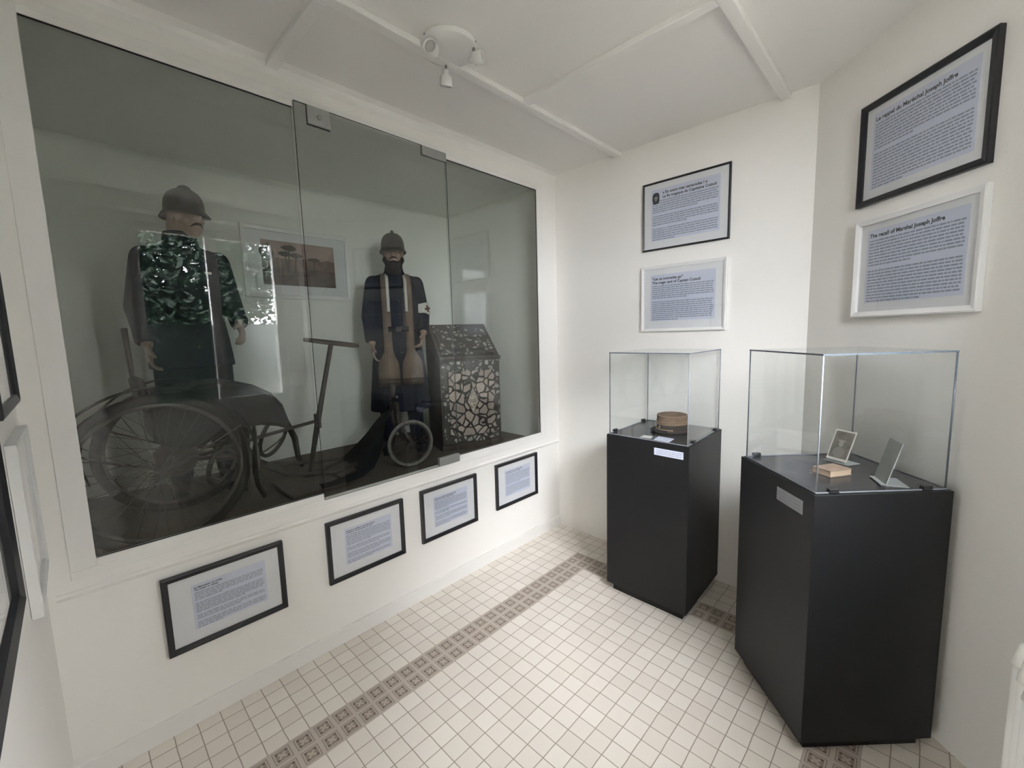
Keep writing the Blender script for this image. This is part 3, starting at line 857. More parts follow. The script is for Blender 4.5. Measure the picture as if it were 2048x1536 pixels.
    # buttons
    def front(z, dx=0.0, out=0.0):
        best = None
        ks = spec['coat']
        for (za, rxa, rya, ca), (zb, rxb, ryb, cb) in zip(ks, ks[1:]):
            if za <= z <= zb:
                f = (z - za) / (zb - za)
                rx, ry, cy = rxa + (rxb - rxa) * f, rya + (ryb - rya) * f, ca + (cb - ca) * f
                best = cy + ry * math.sqrt(max(0.0, 1 - (dx / rx) ** 2)) + out
        if best is None: best = 0.07 + out
        return Vector((dx, best, z))
    for z in spec['buttons']:
        q = front(z, 0.012, 0.0)
        MB().ell(T(q), (0.008 * hs, 0.005 * hs, 0.008 * hs), Rz, None, 10, 6).build('button', M_rust, coat)
    trou = LB()
    for sd in (-1, 1):
        trou.C((sd * 0.085, 0, 0.90), (sd * 0.10, 0.015, 0.47), 0.105, 0.085)
        trou.C((sd * 0.10, 0.015, 0.47), (sd * 0.115, -0.005, 0.10), 0.075, 0.055, round1=False)
    trou.C((-0.07, 0, 0.93), (0.07, 0, 0.93), 0.11, 0.11)
    trou.union('trousers', spec['trouser_mat'], t, 0.010, 3)
    for sd in (-1, 1):
        sb = LB()
        sb.C((sd * 0.113, -0.01, 0.15), (sd * 0.115, -0.015, 0.06), 0.052, 0.045)
        sb.C((sd * 0.115, -0.03, 0.046), (sd * 0.142, 0.15, 0.040), 0.045, 0.038)
        sb.obox(T((sd * 0.128, 0.055, 0.008)), (TV((1, 0, 0)), TV((0, 1, 0)), TV((0, 0, 1))), (0.043 * hs, 0.135 * hs, 0.008 * hs))
        sb.union('boot', M_leather, t, 0.008, 2)
    # ---------------- helmet with comb and brim
    hb = MB()
    n = 36; rings = []
    hz = 0.040
    for (f, z) in ((1.20, -0.014), (1.12, -0.006), (1.0, 0.004), (0.985, 0.04), (0.92, 0.075), (0.78, 0.105), (0.52, 0.127), (0.22, 0.137), (0.02, 0.139)):
        ring = []
        for k in range(n):
            a = 2 * PI * k / n
            rx, ry = 0.094, 0.112
            ff = f
            dz = 0.0
            if f > 1.01:
                fr_ = max(0.0, math.sin(a)); bk = max(0.0, -math.sin(a))
                ff = 1 + (f - 1) * (0.72 + 0.95 * fr_ + 0.75 * bk)
                dz = -0.020 * (f - 1) / 0.20 * (0.45 + 1.0 * fr_ + 0.8 * bk)
            ring.append(T(Hd((rx * ff * math.cos(a), -0.006 + ry * ff * math.sin(a), hz + z * 0.95 + dz))))
        rings.append(ring)
    hb.loft(rings, None, True, cap=False)
    hb.add(rings[-1], [tuple(range(n))], None, True)
    ho = hb.build('helmet', M_helmet, t)
    sol = ho.modifiers.new('thick', 'SOLIDIFY'); sol.thickness = 0.003
    cb = MB()
    pts = [T(Hd((0, -0.006 + 0.085 * math.sin(a), hz + 0.055 + 0.088 * math.cos(a)))) for a in [math.radians(x) for x in (-78, -55, -30, -8, 12, 32, 55, 75)]]
    cb.tube(pts, [0.004, 0.010, 0.012, 0.013, 0.013, 0.012, 0.010, 0.004], None, 8)
    cb.build('comb', M_helmet, ho)
    bd = MB(); bd.ell(T(Hd((0, 0.112, hz + 0.045))), (0.016 * hs, 0.004, 0.018 * hs), RH); bd.build('badge', M_helmet, ho)
    # moustache
    ms = MB()
    pts = [T(Hd(p)) for p in ((-0.038, 0.078, -0.060), (-0.022, 0.092, -0.046), (-0.008, 0.100, -0.041), (0.008, 0.100, -0.041), (0.022, 0.092, -0.046), (0.038, 0.078, -0.060))]
    ms.tube(pts, [0.002, 0.005, 0.007, 0.007, 0.005, 0.002], None, 8)
    ms.build('moustache', M_hair, t)
    spec['extra'](t, T, TV, Hd, Rz, Rh, LB, front, hs, coat)
    return t

def extra_a(t, T, TV, Hd, Rz, Rh, LB, front, hs, coat):
    # stand collar
    c = MB()
    rings = [[T((r * math.cos(2 * PI * k / 24), -0.008 + r * 1.02 * math.sin(2 * PI * k / 24), z)) for k in range(24)] for z, r in ((1.425, 0.082), (1.475, 0.073), (1.495, 0.070))]
    c.loft(rings, None, True, cap=False)
    o = c.build('collar', M_navy2, coat); s_ = o.modifiers.new('t', 'SOLIDIFY'); s_.thickness = 0.005
    # ribbon bar on the left breast, pocket flaps
    q = front(1.27, 0.095, 0.004)
    MB().obox(T(q), (TV((1, -0.5, 0)).normalized(), TV((0, 0, 1)), TV((0.5, 1, 0)).normalized()), (0.018, 0.006, 0.003)).build('ribbon_bar', M_linen, coat, label='small pale ribbon bar')
    for sd in (-1, 1):
        q = front(1.20, sd * 0.085, 0.003)
        MB().obox(T(q), (TV((1, -0.45 * sd, 0)).normalized(), TV((0, 0, 1)), TV((0.45 * sd, 1, 0)).normalized()), (0.045, 0.018, 0.004)).build('pocket_flap', M_navy2, coat, bevel=0.003)
def extra_b(t, T, TV, Hd, Rz, Rh, LB, front, hs, coat):
    # dark beard running up to the ears
    b = LB()
    pts = []
    for a in range(-6, 7):
        an = a / 6 * 1.35
        pts.append(Hd((0.068 * math.sin(an), -0.005 + 0.078 * math.cos(an), -0.035 - 0.062 * math.cos(an))))
    for q, q2 in zip(pts, pts[1:]):
        b.C(q, q2, 0.024, 0.024, n=10)
    b.C(Hd((0, 0.06, -0.10)), Hd((0, 0.045, -0.155)), 0.045, 0.034)
    b.C(Hd((-0.035, 0.03, -0.10)), Hd((-0.03, 0.03, -0.155)), 0.035, 0.03); b.C(Hd((0.035, 0.03, -0.10)), Hd((0.03, 0.03, -0.155)), 0.035, 0.03)
    b.union('beard', M_hair, t, 0.007, 2)
    # carrying straps
    for sd in (-1, 1):
        pts = [(sd * 0.085, -0.085, 1.36), (sd * 0.080, -0.05, 1.425), (sd * 0.082, 0.03, 1.418)]
        for z in (1.36, 1.30, 1.22, 1.12, 1.02, 0.94, 0.87, 0.81, 0.765, 0.735, 0.69, 0.63, 0.59):
            zz = z
            q = front(zz, sd * 0.088, 0.010)
            pts.append((sd * (0.084 if z > 0.80 else 0.090), max(q.y, 0.125) + (0.006 if z < 0.85 else 0), z))
        wd = [0.054] * 3 + [0.062] * 6 + [0.064, 0.070, 0.110, 0.146, 0.158, 0.162, 0.160]
        s_ = MB(); s_.ribbon([T(p) for p in pts], TV((1, 0, 0)), [x * hs for x in wd], 0.007)
        so = s_.build('shoulder_strap', M_tan, t, label='long tan carrying strap widening into a flat pad')
        w_ = MB(); pts2 = [T(Vector(p) + Vector((-sd * 0.016, 0.008, 0))) for p in pts[2:7]]
        w_.ribbon(pts2, TV((1, 0, 0)), 0.020, 0.004); w_.build('white_webbing', M_linen, so, label='white webbing strip')
        # pad foot in dark leather
        f_ = MB(); f_.ribbon([T((sd * 0.090, pts[-1][1] - 0.001, z)) for z in (0.60, 0.57, 0.545)], TV((1, 0, 0)), [0.163 * hs, 0.165 * hs, 0.16 * hs], 0.011); f_.build('strap_end', M_brown, so)
    # belt and brassard
    bl = MB(); n = 32
    ks = [(0.975, 0.0), (1.015, 0.0)]
    rings = []
    for z in (0.965, 1.005):
        f = front(z, 0, 0.006).y
        rings.append([T(((0.174) * math.cos(2 * PI * k / n), 0.005 + (f - 0.005) * math.sin(2 * PI * k / n), z)) for k in range(n)])
    bl.loft(rings, None, True, cap=False); o = bl.build('belt', M_leather, t); k_ = o.modifiers.new('t', 'SOLIDIFY'); k_.thickness = 0.004
    MB().obox(T(front(0.985, 0, 0.010)), (TV((1, 0, 0)), TV((0, 0, 1)), TV((0, 1, 0))), (0.020, 0.018, 0.003)).build('buckle', M_rust, o)
    sh, el, wr = [Vector(x) for x in B_SPEC['arm_l'][:3]]
    d = (el - sh).normalized()
    p0, p1 = sh + d * 0.165, sh + d * 0.262
    bm = MB(); r0, r1 = 0.0625, 0.0595
    ax = d
    bm.lathe([(0.05, -0.002), (r0 * hs + 0.002, -0.001), (r1 * hs + 0.003, (p1 - p0).length * hs), (0.05, (p1 - p0).length * hs + 0.001)], T(p0), TV(d), None, 28)
    bo = bm.build('armband', M_linen, t, label='white armband with a red cross')
    ctr = (p0 + p1) / 2
    nrm = Vector((0.62, 0.78, 0)); nrm = (nrm - d * nrm.dot(d)).normalized(); tg = d.cross(nrm)
    cp = ctr + nrm * (0.0635)
    cm = MB()
    cm.obox(T(cp), (TV(tg), TV(d), TV(nrm)), (0.026, 0.008, 0.0025)); cm.obox(T(cp), (TV(tg), TV(d), TV(nrm)), (0.008, 0.026, 0.0025))
    cm.build('red_cross', M_red, bo)
    # lapel line
    MB().ribbon([T(front(z, 0.03, 0.003)) for z in (1.32, 1.25, 1.15, 1.05)], TV((1, 0, 0)), 0.006, 0.003).build('coat_edge', M_navy, coat)

A_SPEC = dict(head_dx=0.035, head_yaw=math.radians(-28), curl=0.42,
    arm_r=((-0.168, -0.005, 1.352), (-0.222, -0.02, 1.085), (-0.200, 0.065, 0.880), (0.05, 0.25, -1), (0.9, 0.1, 0)),
    arm_l=((0.168, -0.005, 1.352), (0.222, -0.01, 1.105), (0.215, 0.165, 0.985), (-0.05, 0.6, -0.65), (-0.8, 0.0, -0.5)),
    coat=[(0.745, 0.205, 0.150, 0.0), (0.80, 0.200, 0.148, 0), (0.92, 0.185, 0.140, 0.0), (1.02, 0.170, 0.128, 0.005), (1.12, 0.178, 0.132, 0.008), (1.25, 0.183, 0.130, 0.008), (1.33, 0.170, 0.115, 0.0), (1.40, 0.12, 0.09, -0.01)],
    coat_name='jacket', coat_mat=M_navy2, trouser_mat=M_navy2, buttons=(0.86, 0.95, 1.04, 1.13, 1.22, 1.31), extra=extra_a)
B_SPEC = dict(head_yaw=math.radians(4), curl=0.40,
    arm_r=((-0.165, -0.005, 1.352), (-0.215, -0.02, 1.095), (-0.200, 0.055, 0.880), (0.05, 0.20, -1), (0.9, 0.1, 0)),
    arm_l=((0.165, -0.005, 1.352), (0.215, -0.02, 1.105), (0.190, 0.135, 0.950), (-0.25, 0.45, -0.75), (-0.8, 0.2, -0.2)),
    coat=[(0.335, 0.245, 0.185, 0.0), (0.45, 0.235, 0.178, 0), (0.70, 0.210, 0.160, 0.0), (0.90, 0.182, 0.147, 0.0), (1.00, 0.168, 0.138, 0.005), (1.12, 0.170, 0.140, 0.008), (1.25, 0.178, 0.138, 0.008), (1.33, 0.168, 0.118, 0.0), (1.40, 0.12, 0.09, -0.01)],
    coat_name='greatcoat', coat_mat=M_navy, trouser_mat=M_navy, buttons=(0.80, 0.90, 1.10, 1.20, 1.30), extra=extra_b)
person('mannequin with a moustache, helmet and short navy jacket, standing behind the wheelchair', (-0.86, -2.285, NF), math.radians(-2), 0.995, A_SPEC)
person('bearded mannequin in a helmet and long dark coat with tan straps and red cross armband', (-0.78, -0.998, NF), math.radians(-27), 0.955, B_SPEC)

# ================================================================== HAND-LEVER TRICYCLE WHEELCHAIR
tw = thing('lever_tricycle', 'antique dark three-wheeled wheelchair with a T-shaped hand lever and spoked wheels', 'wheelchair', (-0.45, -2.0, NF))
def wheel(name, c, R, axis, tyre_r, m_tyre, nsp, hub_w, parent):
    c = Vector(c); ax = Vector(axis).normalized(); a = Vector((0, 0, 1)); b_ = ax.cross(a).normalized()
    b = MB(); N = 56
    b.tube([c + (a * math.cos(2 * PI * k / N) + b_ * math.sin(2 * PI * k / N)) * (R - tyre_r) for k in range(N)], tyre_r, None, 10, closed=True)
    w = b.build(name, m_tyre, parent)
    r = MB(); r.tube([c + (a * math.cos(2 * PI * k / N) + b_ * math.sin(2 * PI * k / N)) * (R - 2 * tyre_r - 0.003) for k in range(N)], tyre_r * 0.55, None, 8, closed=True)
    r.build('rim', M_rust, w)
    s = MB()
    for k in range(nsp):
        a0_ = 2 * PI * k / nsp; a1_ = a0_ + (0.5 if k % 2 else -0.5)
        e = c + (a * math.cos(a0_) + b_ * math.sin(a0_)) * (R - 2 * tyre_r - 0.003)
        h = c + (a * math.cos(a1_) + b_ * math.sin(a1_)) * 0.022 + ax * (hub_w / 2 * 0.8 * (1 if k % 2 else -1))
        s.tube([h, e], 0.0014, None, 5)
    s.build('spokes', M_rust, w)
    MB().lathe([(0.008, -hub_w / 2 - 0.01), (0.026, -hub_w / 2), (0.026, -hub_w / 2 + 0.006), (0.016, -hub_w / 2 + 0.012), (0.016, hub_w / 2 - 0.012), (0.026, hub_w / 2 - 0.006), (0.026, hub_w / 2), (0.008, hub_w / 2 + 0.01)], c, ax, None, 20).build('hub', M_rust, w)
    return w
RW = 0.335
for x, y in ((-0.14, -2.555), (-0.64, -2.43)):
    w = wheel('rear_wheel', (x, y, NF + RW), RW, (1, 0, 0), 0.021, M_rubber, 32, 0.07, tw)
    # mudguard over the wheel
    c = Vector((x, y, NF + RW))
    pts = [c + Vector((0, math.cos(math.radians(a)), math.sin(math.radians(a)))) * (RW + 0.028) for a in range(-18, 205, 8)]
    mg = MB(); mg.ribbon(pts, (1, 0, 0), 0.062, 0.005); mg.build('mudguard', M_leather, tw)
    st = MB(); st.tube([c + Vector((0.038, 0, 0)), c + Vector((0.038, -0.30, 0.16))], 0.004, None, 6); st.tube([c + Vector((0.038, 0, 0)), c + Vector((0.038, 0.30, 0.16))], 0.004, None, 6)
    st.build('mudguard_stay', M_rust, tw)
MB().tube([(-0.10, -2.56, NF + RW), (-0.69, -2.42, NF + RW)], 0.013).build('rear_axle', M_rust, tw)
# chain case / drive drum between the wheels
MB().lathe([(0.02, -0.02), (0.085, -0.018), (0.092, 0), (0.085, 0.018), (0.02, 0.02)], (-0.42, -2.47, NF + RW - 0.01), (1, 0, 0), None, 30).build('drive_drum', M_brown, tw)
# seat body: rounded box side profile extruded across
prof = [(-2.56, 1.20), (-2.56, 1.34), (-2.50, 1.40), (-2.38, 1.435), (-2.26, 1.440), (-2.16, 1.415), (-2.08, 1.365), (-2.03, 1.295), (-2.005, 1.20), (-2.02, 1.165), (-2.06, 1.185), (-2.14, 1.205), (-2.24, 1.205), (-2.32, 1.185), (-2.38, 1.15), (-2.50, 1.15)]
b = MB(); b.extrude([(-0.58, y, z) for y, z in prof], (0.36, 0, 0)); b.build('seat_box', M_leather, tw, bevel=0.02)
MB().extrude([(-0.56, y, z) for y, z in ((-2.58, 1.33), (-2.60, 1.47), (-2.57, 1.485), (-2.54, 1.36))], (0.32, 0, 0)).build('backrest', M_leather, tw, bevel=0.012)
MB().tube([(-0.50, -2.57, 1.36), (-0.50, -2.585, 1.50), (-0.50, -2.592, 1.705)], [0.010, 0.010, 0.012]).build('push_handle', M_wood, tw)
# chassis rails
fr = MB()
for x in (-0.30, -0.62):
    fr.tube([(x, -2.44, NF + RW), (x, -2.25, 1.06), (x, -2.02, 0.90), (x, -1.75, 0.845), (x * 0.6 - 0.18, -1.60, 0.85)], 0.011, None, 8)
fr.tube([(-0.62, -2.02, 0.90), (-0.30, -2.02, 0.90)], 0.010, None, 8)
fr.build('chassis', M_rust, tw)
# seat supports with leather covered loops (near and far side)
for x, yo in ((-0.25, -2.30), (-0.66, -1.965)):
    N = 28; lp = []
    for k in range(N):
        a = 2 * PI * k / N
        lp.append(Vector((x + 0.040 * math.sin(a), yo + 0.065 * math.cos(a) + 0.035 * math.sin(a), 1.055 + 0.125 * math.sin(a))))
    MB().tube(lp, 0.0115, None, 8, closed=True).build('spring_loop', M_rubber, tw)
    MB().tube([(x, yo - 0.01, 1.19), (x + 0.01, yo + 0.075, 1.13), (x + 0.015, yo + 0.115, 1.02), (x + 0.015, yo + 0.125, 0.90), (x + 0.005, yo + 0.15, 0.83)], [0.014, 0.018, 0.019, 0.016, 0.011], None, 8).build('side_stay', M_rubber, tw)
# floor board and dash rising to the steering head
L_ = [(-0.60, -1.86, 0.795), (-0.60, -1.70, 0.800), (-0.60, -1.60, 0.825), (-0.60, -1.540, 0.862), (-0.60, -1.488, 0.900), (-0.58, -1.420, 0.965), (-0.56, -1.345, 1.052), (-0.52, -1.262, 1.150), (-0.485, -1.255, 1.235)]
R_ = [(-0.24, -1.86, 0.795), (-0.24, -1.70, 0.795), (-0.26, -1.600, 0.798), (-0.28, -1.520, 0.822), (-0.30, -1.465, 0.884), (-0.32, -1.425, 0.985), (-0.35, -1.379, 1.090), (-0.38, -1.320, 1.170), (-0.41, -1.285, 1.235)]
b = MB(); rings = []
for a, c in zip(L_, R_):
    a, c = Vector(a), Vector(c); d = Vector((0, 0.3, 0.9)).normalized() * 0.006
    mid = (a + c) / 2 + Vector((0, 0.03, -0.01))
    rings.append([a, mid, c, c - d, mid - d, a - d])
b.loft(rings, None, True); b.build('footwell_dash', M_leather, tw)
MB().box((-0.58, -2.02, 0.772), (-0.24, -1.70, 0.790)).build('footboard', M_wood, tw, bevel=0.004)
MB().extrude([(-0.52, -1.72, 0.80), (-0.30, -1.73, 0.80), (-0.31, -1.62, 0.815), (-0.50, -1.60, 0.83)], (0, 0, 0.012)).build('foot_mat', M_brown, tw, bevel=0.004)
# front fork and wheel
FW = Vector((-0.30, -1.235, NF + 0.165))
MB().tube([(-0.45, -1.27, 1.20), (-0.43, -1.268, 1.31)], [0.020, 0.018]).build('steering_head', M_rust, tw)
fk = MB()
for dx in (-0.032, 0.032):
    fk.tube([(-0.43 + dx, -1.268, 1.18), (-0.38 + dx, -1.29, 1.06), (-0.33 + dx, -1.275, 0.99), (-0.30 + dx, -1.235, NF + 0.165)], [0.015, 0.014, 0.011, 0.009], None, 8)
fk.tube([(-0.462, -1.268, 1.18), (-0.398, -1.268, 1.18)], 0.013, None, 8)
fk.build('front_fork', M_rust, tw)
MB().tube([(-0.40, -1.262, 1.225), (-0.36, -1.285, 1.232)], 0.009, None, 8).build('lamp_bracket', M_steel, tw)
wheel('front_wheel', FW, 0.160, (0.97, -0.22, 0), 0.0115, M_rubberg, 20, 0.05, tw)
# T lever, its pivot and the connecting rod
lv = MB(); lv.tube([(-0.50, -1.80, 1.630), (-0.50, -1.74, 1.622), (-0.50, -1.64, 1.607), (-0.50, -1.50, 1.586), (-0.50, -1.463, 1.580)], [0.011, 0.014, 0.016, 0.016, 0.012], None, 10)
lv.build('lever_grip', M_wood, tw)
MB().tube([(-0.50, -1.640, 1.60), (-0.535, -1.700, 1.30), (-0.55, -1.742, 1.10), (-0.60, -1.790, 0.80)], [0.015, 0.015, 0.018, 0.013], None, 10).build('lever_pole', M_rust, tw)
MB().tube([(-0.60, -1.84, 0.775), (-0.60, -1.76, 0.775)], 0.012).build('lever_pivot', M_rust, tw)
rd = MB(); rd.tube([(-0.53, -1.765, 1.125), (-0.53, -2.05, 1.09), (-0.50, -2.40, 1.045)], 0.0105, None, 8)
rd.obox((-0.535, -1.745, 1.125), ((1, 0, 0), (0, 1, 0), (0, 0, 1)), (0.014, 0.016, 0.045))
rd.build('connecting_rod', M_rust, tw)
MB().tube([(-0.50, -1.95, 1.085), (-0.49, -2.00, 1.045), (-0.48, -2.07, 1.01), (-0.47, -2.15, 0.995)], 0.0035, None, 6).build('brake_cable', M_rust, tw)

# ================================================================== STONE-SET CABINET
A_ = Vector((-0.275, -0.400, 0)); B_ = Vector((-0.430, -0.870, 0))
fu = (A_ - B_).normalized(); FWd = (A_ - B_).length
fn = Vector((-fu.y, fu.x, 0)) * -1      # outwards
if fn.x < 0: fn = -fn
cab = thing('stone_set_cabinet', 'dark wooden cabinet with a sloping top, its front set with pale stones', 'cabinet', (A_ + B_) / 2 + Vector((0, 0, NF)))
zf, zr, dr, dt = 1.470, 1.722, 0.28, 0.34
def CP(a, d, z): return B_ + fu * a - fn * d + Vector((0, 0, z))
sp_ = [(0, NF + 0.04), (0, zf), (dr, zr), (dt, zr), (dt, NF + 0.04)]
b = MB(); b.extrude([CP(0, d, z) for d, z in sp_], fu * FWd); b.build('carcass', M_wood, cab, bevel=0.004)
MB().obox(CP(FWd / 2, dt / 2, NF + 0.022), (fu, fn, Vector((0, 0, 1))), (FWd / 2 + 0.008, dt / 2 + 0.008, 0.022)).build('plinth_base', M_wood, cab, bevel=0.004)
z0_, z1_ = NF + 0.05, zf - 0.035
zc_ = (z0_ + z1_) / 2
up = Vector((0, 0, 1))
MB().obox(CP(FWd / 2, -0.004, zc_), (fu, fn, up), (FWd / 2 - 0.012, 0.005, (z1_ - z0_) / 2)).build('stone_border', M_stone2, cab, label='outer border with sparse small stones')
dw = 0.058
dr_ = MB().obox(CP(FWd / 2, -0.013, zc_ - 0.008), (fu, fn, up), (FWd / 2 - dw, 0.006, (z1_ - z0_) / 2 - 0.068)).build('door', M_stone, cab, label='door closely set with pale pinkish stones')
lz = MB(); cx_, cz_ = FWd / 2, zc_ + 0.005
out = [(0, 0.105), (0.036, 0.03), (0.045, 0.0), (0.028, -0.03), (0.0, -0.095), (-0.028, -0.03), (-0.045, 0.0), (-0.036, 0.03)]
lz.extrude([CP(cx_ + x * 1.35, -0.018, cz_ + z * 1.1) for x, z in out], fn * 0.004, M_wood)
lz.extrude([CP(cx_ + x, -0.021, cz_ + z) for x, z in out], fn * 0.006, mat('carved_shell', (0.40, 0.34, 0.29), 0.5, noise=0.6, nscale=60, bump=0.8, bscale=90))
lz.build('lozenge_ornament', None, dr_, label='pointed lozenge ornament')
mo = MB()
for dz, pr_ in ((-0.020, 0.012), (-0.006, 0.017)):
    mo.obox(CP(FWd / 2, -pr_ / 2, zf + dz - 0.004), (fu, fn, up), (FWd / 2 + 0.006, pr_ / 2 + 0.002, 0.005))
mo.build('moulding', M_wood, cab, bevel=0.002)
sd_ = (CP(0, dr, zr) - CP(0, 0, zf)); sl = sd_.length; sd_.normalize(); sn = fu.cross(sd_); 
if sn.z < 0: sn = -sn
MB().obox((CP(FWd / 2, 0, zf) + CP(FWd / 2, dr, zr)) / 2 + sn * 0.004, (fu, sd_, sn), (FWd / 2 - 0.03, sl / 2 - 0.025, 0.005)).build('sloping_lid', M_stone2, cab, label='sloping lid set with small stones')

# ================================================================== DISPLAY PLINTHS AND GLASS COVERS
def inset(poly, d):
    c = sum((Vector(p) for p in poly), Vector((0, 0))) / len(poly)
    n = len(poly); out_ = []
    for i in range(n):
        p0, p1, p2 = [Vector(poly[(i + k) % n]) for k in (-1, 0, 1)]
        e1 = (p1 - p0).normalized(); e2 = (p2 - p1).normalized()
        n1 = Vector((-e1.y, e1.x)); n2 = Vector((-e2.y, e2.x))
        if n1.dot(c - p1) < 0: n1 = -n1
        if n2.dot(c - p1) < 0: n2 = -n2
        k = (n1 + n2).normalized(); out_.append(p1 + k * d / max(0.3, k.dot(n1)))
    return [(p.x, p.y) for p in out_]
def plinth(label, poly, h):
    cx = sum(p[0] for p in poly) / 4; cy = sum(p[1] for p in poly) / 4
    t = thing('display_plinth', label, 'plinth', (cx, cy, 0), 'black display plinths')
    MB().prism(poly, 0.05, h - 0.0).build('body', M_plinth, t, bevel=0.002)
    MB().prism(inset(poly, 0.03), 0.0, 0.05).build('toe_kick', M_plinth, t)
    MB().prism(inset(poly, 0.012), h, h + 0.002).build('top_panel', M_plinthtop, t)
    return t
def cover(label, poly, z0, z1, clips, th=0.006):
    cx = sum(p[0] for p in poly) / 4; cy = sum(p[1] for p in poly) / 4
    t = thing('glass_cover', label, 'display cover', (cx, cy, z0), 'glass covers on the plinths')
    o_ = [Vector((*p, 0)) for p in poly]; i_ = [Vector((*p, 0)) for p in inset(poly, th)]
    n = len(poly)
    for k in range(n):
        a, b_, ai, bi = o_[k], o_[(k + 1) % n], i_[k], i_[(k + 1) % n]
        zt = z1 - th
        vs = [a + up * z0, b_ + up * z0, bi + up * z0, ai + up * z0, a + up * zt, b_ + up * zt, bi + up * zt, ai + up * zt]
        mb_ = MB()
        mb_.add(vs, [(0, 1, 5, 4), (2, 3, 7, 6)], M_acryl)
        mb_.add(vs, [(0, 3, 2, 1), (4, 5, 6, 7)], M_edge)
        # polished mitre line: thin visible edge along one end
        d = (b_ - a).normalized() * 0.0045
        e = MB()
        mb_.build('side_pane', None, t)
    mb_ = MB()
    vs = [p + up * (z1 - th) for p in o_] + [p + up * z1 for p in o_]
    mb_.add(vs, [tuple(range(n))[::-1], tuple(range(n, 2 * n))], M_acryl)
    mb_.add(vs, [(i, (i + 1) % n, n + (i + 1) % n, n + i) for i in range(n)], M_edge)
    mb_.build('top_pane', None, t)
    for k in range(n):
        p = i_[k]; q = o_[k]
        c = (p + q) / 2
        MB().tube([c + up * z0, c + up * (z1 - th)], 0.0030, None, 6).build('corner_joint', M_edgel if k == 1 else M_edge, t)
    sb = MB()
    for k in range(n):
        a, b_ = o_[k], o_[(k + 1) % n]; d = (b_ - a).normalized(); nn = Vector((d.y, -d.x, 0))
        if nn.dot(a - Vector((cx, cy, 0))) < 0: nn = -nn
        sb.obox((a + b_) / 2 + nn * 0.0012 + up * (z0 + 0.002), (d, nn, up), ((b_ - a).length / 2 + 0.0012, 0.0012, 0.002))
    sb.build('base_edge', M_edgel, t)
    for (cxk, cyk, dk) in clips:
        d = Vector((dk[0], dk[1], 0)).normalized(); nn = Vector((-d.y, d.x, 0))
        MB().obox((cxk, cyk, z0 + 0.009), (d, nn, up), (0.017, 0.009, 0.008)).build('clip', M_clip, t, bevel=0.002)
    return t
P1 = [(0.797, -0.548), (1.303, -0.557), (1.288, -0.012), (0.790, -0.012)]
P2 = [(1.577, -0.640), (1.917, -0.999), (2.274, -0.646), (1.950, -0.276)]
h1, h2 = 1.007, 1.030
plinth('narrow black box plinth in front of the far wall, below the cap', P1, h1)
plinth('large black box plinth standing corner-on by the angled wall', P2, h2)
cp1 = inset(P1, 0.012); cp2 = inset(P2, 0.014)
def onedge(poly, i, f, off=0.0):
    a, b_ = Vector(poly[i]), Vector(poly[(i + 1) % 4]); p = a + (b_ - a) * f; d = (b_ - a).normalized()
    return (p.x, p.y, (d.x, d.y))
cover('clear glass cover over the brown cap on the narrow plinth', cp1, h1 + 0.002, 1.505, [onedge(cp1, 3, 0.86), onedge(cp1, 3, 0.12), onedge(cp1, 1, 0.15), onedge(cp1, 1, 0.85)])
cover('large clear glass cover over the book and photos on the corner plinth', cp2, h2 + 0.002, 1.530, [onedge(cp2, 3, 0.90), onedge(cp2, 1, 0.13), onedge(cp2, 1, 0.84)])
# caption plates on the plinth fronts
def plate(label, poly, i, f0, f1, z0, z1, m):
    a, b_ = Vector((*poly[i], 0)), Vector((*poly[(i + 1) % 4], 0)); d = (b_ - a).normalized(); nn = Vector((d.y, -d.x, 0))
    L = (b_ - a).length; c = a + d * (f0 + f1) / 2 * L + nn * 0.001 + up * (z0 + z1) / 2
    tb = MB().obox(c, (d, nn, up), ((f1 - f0) / 2 * L, 0.0009, (z1 - z0) / 2), m); hw = (f1 - f0) / 2 * L
    rnd = random.Random(5 + i + int(z0 * 100))
    for r in range(3):
        zz = (z1 - z0) / 2 * (0.5 - r * 0.5); x = -hw * 0.85
        while x < hw * 0.8:
            w_ = rnd.uniform(0.004, 0.014)
            tb.obox(c + nn * 0.001 + d * (x + w_ / 2) + up * zz, (d, nn, up), (w_ / 2, 0.0002, 0.0018), M_ink); x += w_ + 0.003
    tag(tb.build('caption_plate'), label, 'label', 'caption plates on the plinths')
plate('small white caption plate on the front of the narrow plinth', P1, 0, 0.612, 0.940, 0.935, 0.975, M_card)
plate('grey caption plate on the left face of the corner plinth', P2, 0, 0.572, 0.885, 0.934, 0.987, M_cardg)

# ---- cap and cards on plinth 1
zt1 = h1 + 0.0025
kp = thing('kepi_cap', 'brown kepi cap with dark band and short visor under the glass cover', 'cap', (1.10, -0.25, zt1))
b = MB(); n = 40
def cring(cx, cy, z, rx, ry, tilt=0.0):
    return [(cx + rx * math.cos(2 * PI * k / n), cy + ry * math.sin(2 * PI * k / n), z + tilt * math.cos(2 * PI * k / n)) for k in range(n)]
KX, KY = 1.078, -0.255
b.loft([cring(KX, KY, zt1 + 0.012, .086, .098), cring(KX, KY, zt1 + 0.052, .085, .097)], M_kepid, True, cap=False)
b.loft([cring(KX, KY, zt1 + 0.052, .085, .097), cring(KX, KY, zt1 + 0.075, .086, .096), cring(KX, KY, zt1 + 0.100, .088, .094), cring(KX, KY, zt1 + 0.106, .085, .091), cring(KX, KY, zt1 + 0.103, .074, .080), cring(KX, KY, zt1 + 0.090, .064, .070), cring(KX, KY, zt1 + 0.088, .02, .02), cring(KX, KY, zt1 + 0.088, .001, .001)], M_kepi, True, cap=False)
b.build('crown', None, kp)
b = MB()
